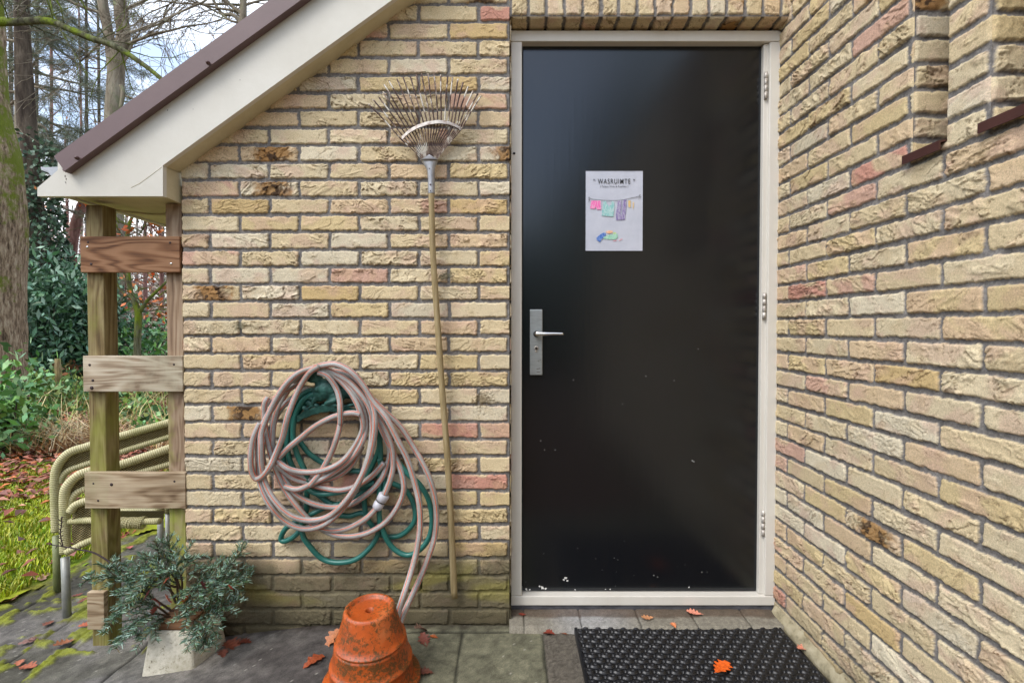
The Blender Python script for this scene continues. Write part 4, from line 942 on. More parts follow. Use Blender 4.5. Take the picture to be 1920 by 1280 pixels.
mb = MB(); mb.tube([ca - dd * 0.002, ca + dd * 0.002, ca + dd * LL * 0.42, ca + dd * LL * 0.44, ca + dd * LL * 0.60, ca + dd * LL * 0.62, ca + dd * LL * 0.95, cb], [0.0165, 0.0205, 0.0195, 0.0175, 0.0175, 0.0195, 0.018, 0.015], 20)
cn = mb.build('connector', M['connector'], gh)
mb = MB(); mb.tube([ca + dd * LL * 0.44, ca + dd * LL * 0.50], 0.0183, 20); mb.build('seal_ring', M['ink'], cn)
G = [
 (1.865, [(690, 410), (600, 440), (510, 540), (465, 700), (450, 860), (470, 1010), (530, 1130), (620, 1260), (740, 1305), (900, 1290), (1060, 1250), (1200, 1210)]),
 (1.855, [(700, 440), (590, 500), (520, 640), (500, 800), (530, 950), (590, 1080), (640, 1200)]),
 (1.875, [(680, 470), (560, 580), (450, 760), (410, 900), (430, 1060), (500, 1180)]),
 (1.888, [(560, 860), (640, 960), (760, 1040), (900, 1090), (1050, 1110), (1200, 1140), (1320, 1200)]),
 (1.87, [(590, 1440), (580, 1640), (650, 1760), (760, 1865), (900, 1893), (1050, 1860), (1180, 1740), (1240, 1600), (1235, 1400), (1250, 1100), (1245, 860), (1200, 700)]),
 (1.88, [(900, 1390), (760, 1430), (600, 1510), (450, 1590), (398, 1680), (430, 1710), (520, 1660), (590, 1560), (615, 1430), (620, 1250)]),
 (1.862, [(1380, 1000), (1480, 1130), (1590, 1230), (1670, 1380), (1690, 1580), (1630, 1740), (1490, 1830), (1350, 1760), (1265, 1600), (1240, 1440), (1290, 1230), (1240, 1000)]),
 (1.886, [(1290, 1190), (1460, 1270), (1535, 1400), (1540, 1540), (1440, 1650), (1330, 1672), (1240, 1640), (1130, 1500), (1110, 1300)]),
 (1.88, [(1150, 1190), (1060, 1330), (900, 1390)]),
 (1.89, [(700, 1300), (860, 1400), (1000, 1350), (1210, 1220)]),
 (1.892, [(860, 1480), (980, 1495), (1100, 1470), (1160, 1560)]),
 (1.878, [(1200, 560), (1240, 740), (1230, 940), (1140, 1140), (1090, 1260)]),
]
hose('garden_hose', G, M['ghose'], 0.0098, 12, label='green woven garden hose hanging behind the striped one', cat='garden hose')
# frog shaped hose holder
def fp(x, y, Y): return P(500 + x * 0.15625, 660 + y * 0.15625, Y)
hh_ = thing('hose_holder', fp(700, 600, 1.9), 'dark green cast metal wall bracket shaped like a frog under the coiled hoses', 'hose holder')
mb = MB(); s_ = 0.15625 / 500
def E(x, y, Y, rx, ry, rz_, rot=0): mb.ell(fp(x, y, Y), (rx * s_, rz_, ry * s_), Matrix.Rotation(rot, 3, 'Y'), 8)
E(720, 440, 1.858, 150, 120, 0.030, 0.5); E(640, 490, 1.862, 100, 105, 0.026); E(570, 300, 1.856, 100, 62, 0.024, 0.15); E(590, 250, 1.842, 36, 36, 0.012); E(540, 335, 1.854, 78, 30, 0.022, 0.25)
E(610, 440, 1.842, 36, 44, 0.014); E(820, 520, 1.86, 130, 70, 0.026, 0.3); E(780, 590, 1.842, 95, 36, 0.016, -0.35); E(820, 635, 1.846, 110, 24, 0.012, 0.1); E(980, 640, 1.85, 90, 18, 0.010, -0.2)
E(580, 560, 1.848, 30, 90, 0.010, 0.5); E(520, 660, 1.85, 60, 16, 0.008, -0.6); E(700, 690, 1.852, 50, 16, 0.008, 0.2); E(950, 470, 1.872, 110, 80, 0.02, 0.5); E(860, 370, 1.868, 110, 60, 0.02, 0.7)
fr = mb.build('frog', M['darkgreen_metal'], hh_)
md = fr.modifiers.new('remesh', 'REMESH'); md.mode = 'VOXEL'; md.voxel_size = 0.0022; md.use_smooth_shade = True
md = fr.modifiers.new('smooth', 'SMOOTH'); md.iterations = 4
mb = MB(); arc = []
for i in range(25):
    t = i / 24; x = 360 + t * 860; arc.append((x, 690 + 130 * (2 * t - 1) ** 2 + 6 * math.sin(i * 2.1)))
vs_ = []
for x, y in arc: vs_ += [fp(x, y + 30, 1.905), fp(x, y + 20, 1.845), fp(x, y - 60, 1.84), fp(x, y - 60, 1.905)]
fs = [(i * 4 + k_, i * 4 + (k_ + 1) % 4, (i + 1) * 4 + (k_ + 1) % 4, (i + 1) * 4 + k_) for i in range(24) for k_ in range(4)]
mb.add(vs_, fs + [(0, 3, 2, 1), (96, 97, 98, 99)], smooth=False)
for x, y, rr in ((540, 560, 50), (520, 620, 60), (470, 680, 50), (600, 640, 40), (700, 660, 50), (790, 680, 40)): mb.ell(fp(x, y, 1.85), (rr * s_, 0.008, rr * 0.6 * s_), Matrix.Rotation(0.6, 3, 'Y'), 6)
mb.build('bracket', M['darkgreen_metal'], hh_)
mb = MB()
for (x, y, r2_) in ((840, 190, 22), (870, 205, 24), (920, 230, 22), (960, 250, 20)): mb.ell(fp(x, y, 1.89), (r2_ * s_, 0.01, r2_ * s_), None, 6)
mb.build('bracket_scroll', M['darkgreen_metal'], hh_)
# ------------------------------------------------------------------ terracotta pot (upside down, leaning)
k = NM('dirty_terracotta'); v = k.coords(); f = k.noise(v, 26, 8, 0.75)
c1 = k.ramp(k.noise(v, 9, 4, 0.6), [(0.35, lin(158, 70, 22)), (0.55, lin(184, 84, 28)), (0.75, lin(192, 112, 64))])
z_ = k.n('ShaderNodeSeparateXYZ'); k.l(k.coords(kind='Object'), z_.inputs[0])
dm = k.ramp(k.math('ADD', k.noise(v, 95, 8, 0.8), k.math('MULTIPLY', k.math('SUBTRACT', k.noise(v, 12, 4, 0.6), 0.50), 0.5)), [(0.50, (0, 0, 0)), (0.57, (0.85,) * 3)])
c2 = k.mix(dm, c1, lin(74, 58, 28)); sp_ = k.ramp(k.noise(v, 120, 4, 0.7), [(0.62, (0, 0, 0)), (0.7, (0.6,) * 3)]); c2 = k.mix(sp_, c2, lin(196, 128, 92))
k.base(c2); k.set(Roughness=0.38, Specular_IOR_Level=0.5); k.bump(k.noise(v, 95, 8, 0.8), 0.6, 0.0022); M['terra'] = k.m
pc = Vector((-0.437, 1.60, 0.0)); top_c = P(693, 1137, 1.585); 
axis = (top_c - pc).normalized(); qd = axis.to_track_quat('Z', 'Y'); HH = (top_c - pc).length
# lean to match: extra roll of the rim
mt = Matrix.Translation(pc) @ qd.to_matrix().to_4x4()
H = HH
prof = [(0.0125, H - 0.045), (0.0125, H - 0.012), (0.016, H - 0.0105), (0.058, H - 0.012), (0.064, H - 0.008), (0.067, H - 0.001), (0.071, H + 0.001), (0.077, H - 0.002), (0.0795, H - 0.009), (0.084, H - 0.03), (0.099, H - 0.080), (0.106, H - 0.098), (0.1095, H - 0.0995), (0.1105, H - 0.103), (0.1080, H - 0.106), (0.1085, H - 0.109), (0.1115, H - 0.111), (0.1110, H - 0.116), (0.119, H - 0.155), (0.1225, H - 0.168), (0.1270, H - 0.170), (0.1280, H - 0.176), (0.1245, H - 0.180), (0.1275, H - 0.205), (0.129, 0.030), (0.131, 0.024), (0.149, 0.021), (0.153, 0.015), (0.1525, 0.004), (0.145, 0.0)]
mb = MB(); mb.lathe(prof, 72, mt); pot = mb.build('terracotta_pot', M['terra'], None, label='mossy terracotta pot standing upside down with the striped hose ends in it', cat='pot')
# ------------------------------------------------------------------ planter
k = NM('grainy_concrete'); v = k.coords(); f = k.noise(v, 70, 6, 0.8)
c1 = k.ramp(f, [(0.34, lin(110, 102, 86)), (0.42, lin(184, 178, 160)), (0.65, lin(206, 200, 184))]); d2 = k.ramp(k.noise(v, 7, 5, 0.7), [(0.5, (0, 0, 0)), (0.72, (0.6,) * 3)])
k.base(k.mix(d2, c1, lin(128, 120, 92))); k.set(Roughness=0.95, Specular_IOR_Level=0.2); k.bump(f, 0.9, 0.005); M['concrete'] = k.m
zg = -0.06
A = P(263, 1271, 1.715); B = P(363, 1272, 1.715); Cc = P(440, 1200, 1.885)
zb_ = A.z
A = Vector((A.x, 1.715, zb_)); B = Vector((B.x, 1.715, zb_)); B2 = Vector((-1.035, 1.86, zb_ + 0.01)); A2 = Vector((-1.235, 1.90, zb_ + 0.01))
tA = P(279, 1183, 1.75); tB = P(357, 1182, 1.75); tz = tA.z
tB2 = Vector((tB.x + 0.035, 1.87, tz)); tA2 = Vector((tA.x + 0.005, 1.875, tz)); A3 = Vector((A.x + .002, A.y, A.z + 0.02))
pl = thing('concrete_planter', ((A.x + B.x) / 2, 1.8, zb_), 'small flared grey concrete planter filled with fir branches below the wall corner', 'planter')
bm = bmesh.new(); lvl = []
mid = lambda a, b, t: a + (b - a) * t
L0 = [A, B, B2, A2]; L1 = [Vector((tA.x, 1.75, tz)), Vector((tB.x, 1.75, tz)), tB2, tA2]
L00 = [Vector((c_.x * .96 + (A.x + B.x) / 2 * .04, c_.y, c_.z - 0.012)) for c_ in L0]
cen = sum((v_ for v_ in L1), Vector()) / 4; L2 = [mid(v_, cen, 0.22) for v_ in L1]; L3 = [v_ + Vector((0, 0, -0.05)) for v_ in L2]
rings = [L00, L0, L1, L2, L3]; vsb = [[bm.verts.new(v_) for v_ in l_] for l_ in rings]
for i in range(len(rings) - 1):
    for k_ in range(4): bm.faces.new((vsb[i][k_], vsb[i][(k_ + 1) % 4], vsb[i + 1][(k_ + 1) % 4], vsb[i + 1][k_]))
bm.faces.new(vsb[-1]); bm.faces.new(vsb[0][::-1])
bmesh.ops.recalc_face_normals(bm, faces=bm.faces[:]); bmesh.ops.bevel(bm, geom=[e for e in bm.edges], offset=0.009, segments=3, profile=0.5, affect='EDGES')
mb = MB(); bm.verts.index_update(); mb.add([v_.co.copy() for v_ in bm.verts], [[v_.index for v_ in f_.verts] for f_ in bm.faces], smooth=True); bm.free()
mb.build('body', M['concrete'], pl)
mb = MB(); mb.box((tA.x + 0.022, 1.765, tz - 0.02), (tB.x + 0.004, 1.865, tz + 0.032), bev=0.005); mb.build('wooden_block', M['w_brown'], pl)
# ------------------------------------------------------------------ fir branches
NC = [lin(66, 96, 68), lin(88, 120, 94), lin(134, 160, 146), lin(46, 72, 48), lin(98, 128, 116), lin(74, 104, 58), lin(146, 170, 148), lin(104, 92, 60)]
def fir(path, L1_=0.10, label='blue-green fir branch laid in the concrete planter', dens=1.0, seed=0):
    rnd = random.Random(seed); mb = MB(); pts = catmull(path, 7); m = len(pts)
    def needles(pp, n_, nl):
        for i in range(n_):
            t = rnd.random() * (len(pp) - 1.001); j = int(t); u = t - j; p = pp[j].lerp(pp[j + 1], u); d = (pp[j + 1] - pp[j]).normalized()
            side = d.cross(Vector((rnd.uniform(-.5, .5), rnd.uniform(-.5, .5), 1))).normalized() * rnd.choice((-1, 1)); up = side.cross(d)
            dr = (d * rnd.uniform(0.35, 0.75) + side * rnd.uniform(0.5, 1) + Vector((0, -0.2, 0.35)) * rnd.uniform(0, 1)).normalized()
            ln = nl * rnd.uniform(0.65, 1.15); wv_ = dr.cross(Vector((rnd.uniform(-1, 1), rnd.uniform(-1, 1), rnd.uniform(-1, 1)))).normalized() * 0.0013
            c_ = rnd.choice(NC); q = rnd.uniform(0.8, 1.35); mb.add([p - wv_, p + wv_, p + dr * ln + wv_ * 0.5, p + dr * ln - wv_ * 0.5], [(0, 1, 2, 3)], None, tuple(x * q for x in c_), 0, False)
    stem = lin(74, 56, 40)
    mb.tube(pts, [0.0032 * (1 - i / m) + 0.001 for i in range(m)], 5, 1, col=stem)
    ln_ = sum((pts[i + 1] - pts[i]).length for i in range(m - 1))
    needles(pts[m // 4:], int(ln_ * 650 * dens), 0.020)
    ns = max(3, int(ln_ / 0.024))
    for s in range(ns):
        t = 0.25 + 0.72 * s / ns; j = min(int(t * (m - 1)), m - 2); d = (pts[j + 1] - pts[j]).normalized()
        side = d.cross(Vector((0.1, -0.5, 1))).normalized() * (1 if s % 2 else -1)
        l_ = L1_ * (1.15 - t) * rnd.uniform(0.7, 1.2) + 0.018; e_ = pts[j] + (d * 0.75 + side * 0.65 + Vector((0, 0, rnd.uniform(-.15, .12)))).normalized() * l_
        tw = [pts[j], pts[j].lerp(e_, 0.5) + Vector((0, 0, 0.004)), e_]
        mb.tube(tw, [0.0016, 0.0013, 0.0008], 4, 1, col=stem); needles(tw, int(l_ * 950 * dens), 0.018)
    return mb.build('fir_branch', [M['needle'], M['needle']], None, label=label, cat='fir branch', group='fir branches laid in the concrete planter')
core = (322, 1165)
FB = [[(330, 1150, 1.82), (270, 1110, 1.80), (215, 1080, 1.78), (162, 1085, 1.76)], [(320, 1155, 1.80), (280, 1130, 1.76), (230, 1140, 1.74), (190, 1185, 1.73)],
 [(330, 1160, 1.80), (290, 1150, 1.75), (250, 1170, 1.72), (208, 1215, 1.71)], [(330, 1165, 1.8), (300, 1160, 1.76), (280, 1185, 1.73), (256, 1200, 1.72)],
 [(300, 1100, 1.8), (250, 1090, 1.78), (210, 1075, 1.77), (203, 1062, 1.77)], [(330, 1130, 1.82), (310, 1080, 1.82), (300, 1050, 1.82), (292, 1012, 1.82)],
 [(335, 1130, 1.83), (330, 1080, 1.83), (322, 1040, 1.82), (312, 1006, 1.82)], [(330, 1120, 1.82), (290, 1070, 1.80), (262, 1062, 1.79), (240, 1085, 1.78)],
 [(340, 1110, 1.8), (330, 1070, 1.79), (350, 1045, 1.79), (384, 1075, 1.78)], [(345, 1120, 1.83), (390, 1085, 1.84), (430, 1060, 1.85), (462, 1020, 1.86)],
 [(360, 1130, 1.83), (410, 1090, 1.84), (440, 1080, 1.85), (470, 1078, 1.86)], [(350, 1130, 1.80), (380, 1090, 1.78), (405, 1085, 1.77), (452, 1108, 1.78)],
 [(345, 1140, 1.8), (385, 1110, 1.76), (405, 1100, 1.75), (408, 1145, 1.75)], [(350, 1150, 1.78), (385, 1140, 1.75), (420, 1140, 1.76), (450, 1120, 1.78)],
 [(345, 1165, 1.76), (375, 1165, 1.71), (385, 1185, 1.69), (386, 1212, 1.69)], [(350, 1165, 1.76), (365, 1172, 1.71), (372, 1190, 1.69), (398, 1205, 1.69)],
 [(330, 1140, 1.77), (350, 1150, 1.73), (355, 1152, 1.72), (330, 1155, 1.72)],
 [(330, 1100, 1.79), (280, 1090, 1.75), (240, 1120, 1.73), (215, 1150, 1.72)], [(335, 1095, 1.80), (310, 1065, 1.77), (270, 1085, 1.75), (250, 1110, 1.74)],
 [(340, 1120, 1.79), (340, 1080, 1.76), (320, 1070, 1.75), (300, 1100, 1.74)], [(345, 1120, 1.79), (370, 1095, 1.76), (360, 1110, 1.74), (345, 1135, 1.73)]]
for i, pth in enumerate(FB): fir([P(*q) for q in pth], 0.082, seed=i)
for (x, y, s, cc, l_) in ((309, 1094, .045, lin(176, 80, 50), 'orange-brown leaf caught upright high in the fir branches'), (315, 1125, .046, lin(196, 120, 100), 'pink curled oak leaf in the middle of the fir branches'), (292, 1131, .045, lin(120, 50, 38), 'dark red leaf left of the pink one in the fir branches'), (289, 1146, .04, lin(130, 60, 50), 'dull red leaf hanging at the planter rim'), (276, 1116, .04, lin(96, 36, 34), 'dark maroon leaf deep in the fir branches'), (349, 1124, .05, lin(190, 96, 48), 'orange leaf at the right of the fir branches'), (432, 1102, .035, lin(150, 60, 40), 'red-brown leaf near the right tip of the fir branches'), (381, 1098, .035, lin(84, 34, 36), 'small maroon leaf right of centre in the fir branches')):
    leaf(P(x, y, 1.725), cc, s, random.uniform(0, 6), 1.0, l_)
# bare twig
mb = MB(); TWY = 1.80
mb.tube(catmull([P(250, 1085, TWY), P(185, 1040, TWY), P(150, 1030, TWY), (P(118, 1024, TWY)), P(92, 1020, TWY)], 6), [0.0035 - 0.0022 * i / 24 for i in range(25)], 6)
mb.tube(catmull([P(118, 1024, TWY), P(113, 1000, TWY), P(115, 985, TWY), P(116, 1000 - 32, TWY)], 5), 0.0019, 6)
mb.tube([P(160, 1033, TWY), P(150, 1042, TWY)], 0.0013, 5)
for i in range(12):
    y = 1018 - i * 4.2; s = 1 if i % 2 else -1; mb.tube([P(114, y, TWY), P(114 + 5 * s, y - 3, TWY - 0.004)], [0.0018, 0.0011], 5)
for i in range(8):
    x = 98 + i * 9; s = 1 if i % 2 else -1; mb.tube([P(x, 1021 + (x - 92) * .12, TWY), P(x - 3, 1021 + (x - 92) * .12 + 5 * s, TWY - 0.004)], [0.0018, 0.0011], 5)
mb.build('bare_twig', M['twig_dark'], None, label='knobbly bare dark twig sticking out of the fir branches to the left', cat='twig')
# ------------------------------------------------------------------ wicker chairs
k = NM('wrapped_cane'); uvn = k.n('ShaderNodeUVMap', uv_map='UVMap'); s2 = k.n('ShaderNodeSeparateXYZ'); k.l(uvn.outputs['UV'], s2.inputs[0])
wr = k.math('SINE', k.math('ADD', k.math('MULTIPLY', s2.outputs['Y'], 780.0), k.math('MULTIPLY', k.noise(k.coords(), 30, 3, 0.5), 5.0)))
c1 = k.ramp(k.math('MULTIPLY_ADD', wr, 0.5), [(0.0, lin(150, 142, 96)), (0.3, lin(186, 178, 134)), (1.0, lin(204, 196, 156))])
k.base(k.mix(k.ramp(k.noise(k.coords(), 8, 4, 0.6), [(0.45, (0, 0, 0)), (0.65, (0.45,) * 3)]), c1, lin(128, 132, 66))); k.set(Roughness=0.55); k.bump(wr, 0.5, 0.0012); M['cane'] = k.m
k = NM('woven_cane'); v = k.coords(); s2 = k.n('ShaderNodeSeparateXYZ'); k.l(v, s2.inputs[0])
wx = k.math('SINE', k.math('MULTIPLY', k.math('ADD', s2.outputs['X'], k.math('MULTIPLY', s2.outputs['Y'], 1.0)), 420.0)); wz = k.math('SINE', k.math('MULTIPLY', s2.outputs['Z'], 620.0)); ww = k.math('MULTIPLY', wx, wz)
k.base(k.ramp(k.math('MULTIPLY_ADD', ww, 0.5), [(0.15, lin(50, 42, 24)), (0.5, lin(128, 112, 70)), (0.9, lin(172, 158, 110))])); k.set(Roughness=0.6); k.bump(ww, 1.0, 0.003); M['weave'] = k.m
for mm_ in (M['cane'], M['weave']):
    for nd in mm_.node_tree.nodes:
        if nd.type == 'MATH' and nd.operation == 'MULTIPLY_ADD': nd.inputs[2].default_value = 0.5
def q2(x, y, Y): return P(60 + x * 0.34364, 740 + y * 0.34364, Y)
def wicker(ref, top, low, leg, legmat, lab, Ya, Yb, seatrail, off, base_y):
    """top/low: traced tubes (x, y) from front to back, leg: foot"""
    def yy(x): return Ya + (Yb - Ya) * (x - 100) / 650.0
    foot = q2(leg[0], leg[1], Ya)
    t = thing('wicker_armchair', foot, lab, 'chair', 'stacked wicker armchairs')
    TP = [q2(x, y, yy(x)) for x, y in top]; LP = [q2(x, y, yy(x)) for x, y in low]; kn = TP[0]
    mb = MB(); mb.tube(catmull(TP, 8), 0.019, 14); mb.build('arm_rail', M['cane'], t)
    mb = MB(); mb.tube(catmull(LP, 8), 0.014, 12); mb.build('arm_rail', M['cane'], t)
    # woven panel between the two rails
    A_ = catmull(TP[2:], 8); B_ = catmull(LP, 8); n_ = 40; vs_ = []
    for i in range(n_ + 1):
        f = i / n_; a = A_[min(int(f * (len(A_) - 1)), len(A_) - 1)]; b = B_[min(int(f * (len(B_) - 1)), len(B_) - 1)]
        for j in range(7): vs_.append(a.lerp(b, j / 6) + Vector((0, 0.004 * math.sin(i * 1.2 + j * math.pi), 0)))
    mb = MB(); mb.add(vs_, [(i * 7 + j, i * 7 + j + 1, (i + 1) * 7 + j + 1, (i + 1) * 7 + j) for i in range(n_) for j in range(6)]); mb.build('arm_panel', M['weave'], t)
    mb = MB(); mb.tube([kn + Vector((0, 0, -0.02)), foot.lerp(kn, 0.5), foot], 0.0155, 14); mb.build('leg', legmat, t)
    # seat and far side frame
    sx0 = kn + Vector((0.02, 0.03, 0)); D = off
    sr = [q2(x, y, Ya + 0.03) for x, y in seatrail]
    mb = MB(); mb.tube(catmull(sr, 6), 0.0135, 12)
    mb.build('seat_rail', M['cane'], t)
    for (lx, ly, hy) in base_y:
        a = q2(lx, hy, Ya + 0.22); b = Vector((a.x, a.y, -0.088)); m2 = MB(); m2.tube([a + Vector((0, 0, 0.10)), a], 0.018, 12); m2.build('leg_wrap', M['cane'], t); m2 = MB(); m2.tube([a, b], 0.013, 12); m2.build('leg', M['alu'], t)
    bk0 = TP[-1]; back = [bk0, bk0 + Vector((0.10, 0.10, 0.04)), bk0 + Vector((0.14, 0.32, 0.05)), bk0 + Vector((0.05, 0.50, 0.03))]
    mb = MB(); mb.tube(catmull(back, 6), 0.019, 12); mb.build('back_rail', M['cane'], t)
    bb = catmull(back, 6); vs_ = []
    for p in bb:
        for j in range(8): vs_.append(p + Vector((0.01 * j / 7 - 0.02, 0, -0.42 * j / 7)))
    mb = MB(); mb.add(vs_, [(i * 8 + j, i * 8 + j + 1, (i + 1) * 8 + j + 1, (i + 1) * 8 + j) for i in range(len(bb) - 1) for j in range(7)]); mb.build('backrest', M['weave'], t)
    return t
cb_ = wicker(None, [(180, 860), (180, 700), (178, 560), (192, 500), (245, 445), (310, 418), (470, 385), (750, 292), (900, 240)], [(200, 640), (208, 590), (240, 538), (300, 510), (480, 455), (750, 378), (900, 330)], (192, 1235), M['alu'], 'nearer wicker armchair of the stack with a grey metal front leg behind the trellis', 2.12, 2.34, [(190, 690), (230, 688), (310, 684), (470, 688), (600, 690), (700, 688)], None, [(700, 0, 650)])
ca_ = wicker(None, [(133, 745), (128, 600), (126, 460), (145, 380), (205, 315), (305, 281), (465, 231), (750, 150), (900, 100)], [(155, 480), (168, 445), (205, 410), (305, 375), (465, 318), (720, 238), (880, 190)], (140, 1100), M['alu_green'], 'farther wicker armchair with a green stained leg, highest of the stack', 2.32, 2.55, [(150, 640), (300, 632), (700, 636)], None, [(742, 0, 640)])
# loose wraps and lower woven apron of the nearer chair
mb = MB()
for i in range(15):
    x = 476 + i * 9.5; r1_ = 0.021 + random.uniform(-.002, .005); c_ = q2(x, 692, 2.15); ring = [c_ + Vector((0.004 * math.sin(a_ * .8) + random.uniform(-.001, .001), math.cos(a_ * .7854) * r1_, math.sin(a_ * .7854) * r1_ - 0.004)) for a_ in range(9)]
    mb.tube(ring, 0.0024, 6)
mb.build('loose_wrap', M['cane'], cb_)
ap = [(212, 600), (318, 596), (318, 800), (225, 850)]; vs_ = []
a0, a1, a2, a3 = [q2(x, y, 2.14) for x, y in ap]
for i in range(13):
    for j in range(9): vs_.append(a0.lerp(a1, i / 12).lerp(a3.lerp(a2, i / 12), j / 8) + Vector((0, 0.03 * i / 12 + 0.004 * math.sin(i + j), 0)))
mb = MB(); mb.add(vs_, [(i * 9 + j, i * 9 + j + 1, (i + 1) * 9 + j + 1, (i + 1) * 9 + j) for i in range(12) for j in range(8)]); mb.build('apron', M['weave'], cb_)
mb = MB(); mb.tube(catmull([q2(185, 862, 2.12), q2(225, 840, 2.13), q2(315, 797, 2.15), q2(420, 770, 2.18)], 6), 0.014, 12); mb.build('apron_rail', M['cane'], cb_)
mb = MB(); mb.tube(catmull([q2(208, 640, 2.13), q2(240, 600, 2.14), q2(320, 570, 2.16)], 6), 0.016, 12); mb.build('apron_rail', M['cane'], cb_)
vs_ = []; 
for i in range(21):
    for j in range(5): vs_.append(q2(440 + i * 14, 632 + j * 11, 2.2 + 0.02 * j))
mb = MB(); mb.add(vs_, [(i * 5 + j, i * 5 + j + 1, (i + 1) * 5 + j + 1, (i + 1) * 5 + j) for i in range(20) for j in range(4)]); mb.build('seat', M['weave'], cb_)
# ------------------------------------------------------------------ trees and undergrowth
class LS:
    """collects leaf quads"""
    def __init__(s): s.v = []; s.f = []; s.c = []; s.n = 0
    def add(s, p, size, cols, r, up=0.8, asp=0.4, dirv=None):
        n = len(p); a = r.normal(0, 1, (n, 3)) if dirv is None else dirv + r.normal(0, up, (n, 3)); a /= np.linalg.norm(a, axis=1, keepdims=True)
        b = np.cross(a, r.normal(0, 1, (n, 3))); b /= np.linalg.norm(b, axis=1, keepdims=True); sz = (size * r.uniform(0.6, 1.3, n))[:, None]
        v = np.stack([p, p + a * sz * .5 + b * sz * asp * .5, p + a * sz, p + a * sz * .5 - b * sz * asp * .5], 1)
        s.v.append(v.reshape(-1, 3)); f = np.arange(n)[:, None] * 4 + s.n; s.f.append(np.concatenate([f + [0, 1, 2], f + [0, 2, 3]])); s.n += 4 * n
        s.c.append(np.repeat(np.array(cols)[r.randint(0, len(cols), n)] * r.uniform(0.65, 1.35, (n, 1)), 4, 0))
    def build(s, name, mat, parent=None, **t): return npmesh(name, np.concatenate(s.v), np.concatenate(s.f), np.concatenate(s.c), mat, parent, False, **t)
def grow(mb, p, d, L_, r0, depth, rnd, droop=0.0, spread=0.6, seg=5, kids=3, tips=None, minr=0.002, wig=0.25):
    pts = [p]; dd = d.normalized()
    for i in range(seg):
        dd = (dd + Vector((rnd.gauss(0, wig), rnd.gauss(0, wig), rnd.gauss(0, wig) - droop)) * 0.6).normalized(); pts.append(pts[-1] + dd * L_ / seg)
    rr = [max(minr, r0 * (1 - 0.72 * i / seg)) for i in range(seg + 1)]
    mb.tube(pts, rr, 5 if r0 < 0.03 else 8, cap=False)
    if tips is not None and depth <= 1: tips.extend(pts[1:])
    if depth <= 0: return
    for k_ in range(kids):
        i = rnd.randint(1, seg); b = pts[i]; nd = (dd + Vector((rnd.uniform(-1, 1), rnd.uniform(-1, 1), rnd.uniform(-.8, .8))) * spread).normalized()
        grow(mb, b, nd, L_ * rnd.uniform(0.45, 0.7), rr[i] * 0.6, depth - 1, rnd, droop, spread, seg, kids, tips, minr, wig)
def tpath(lst, Y): return [P(x, y, Y) for x, y, r_ in lst], [r_ * Y / 955 for x, y, r_ in lst]
def limb(mb, lst, Y, n=12, bumpy=0.05, sub=4):
    pts, rr = tpath(lst, Y); c_ = catmull(pts, sub); rad = [rr[min(i // sub, len(rr) - 1)] * (1 - (i % sub) / sub) + rr[min(i // sub + 1, len(rr) - 1)] * (i % sub) / sub for i in range(len(c_))]
    mb.tube(c_, rad, n, bumpy=bumpy); return c_
# near oak on the left with a long mossy limb
OY = 6.6
oak = thing('oak_tree', (P(-12, 720, OY).x, OY, -0.1), 'thick mossy oak trunk at the left edge with a long mossy bough', 'tree')
mb = MB(); limb(mb, [(-10, 790, 60), (-10, 720, 48), (-10, 600, 44), (-10, 500, 44), (-10, 400, 46), (-16, 300, 44), (-28, 220, 38), (-38, 120, 36), (-42, 0, 34), (-56, -200, 30)], OY, 26, 0.06, 8)
mb.build('trunk', M['bark_oak'], oak)
mb = MB(); c_ = limb(mb, [(-70, 60, 14), (-20, 42, 9), (30, 42, 6.6), (90, 40, 6), (130, 55, 6), (175, 74, 5.5), (205, 82, 6), (250, 108, 4.6), (300, 146, 3.8), (340, 185, 3)], OY - 0.6, 10, 0.12)
rnd = random.Random(3)
for i in range(16): p = rnd.choice(c_[6:]); grow(mb, p, Vector((rnd.uniform(-.6, 1), rnd.uniform(-.6, .6), rnd.uniform(-1, .8))), rnd.uniform(0.5, 1.1), 0.008, 1, rnd, 0.02, 0.8, 5, 3, minr=0.0025)
mb.build('bough', M['bark_moss'], oak)
# ivy clad trunk
IY = 9.5; ivy = thing('ivy_clad_tree', (P(100, 690, IY).x, IY, -0.1), 'dark tree trunk wrapped in ivy behind the laurel bushes', 'tree')
mb = MB(); c_ = limb(mb, [(110, 720, 30), (95, 620, 24), (82, 500, 20), (62, 400, 18), (55, 300, 16), (48, 200, 14), (42, 60, 12), (40, -150, 9)], IY, 14, 0.04); mb.build('trunk', M['bark_dark'], ivy)
r = np.random.RandomState(2); ls = LS(); 
cc = np.array([list(p) for p in c_]); 
for i in range(5200):
    pass
n = 6500; t = r.beta(1.0, 1.5, n) * (len(cc) * 0.62); i0 = t.astype(int); p = cc[i0] + (cc[np.minimum(i0 + 1, len(cc) - 1)] - cc[i0]) * (t - i0)[:, None]; a = r.uniform(0, 2 * np.pi, n); rad = (0.28 + 0.16 * r.rand(n)) * (1.25 - 0.5 * t / len(cc)); p = p + np.stack([np.cos(a) * rad, np.sin(a) * rad, r.normal(0, .05, n)], -1)
ls.add(p, 0.085, [lin(66, 90, 66), lin(88, 114, 86), lin(54, 74, 58), lin(120, 142, 120)], r, asp=0.9); ls.build('ivy', M['foliage'], ivy)
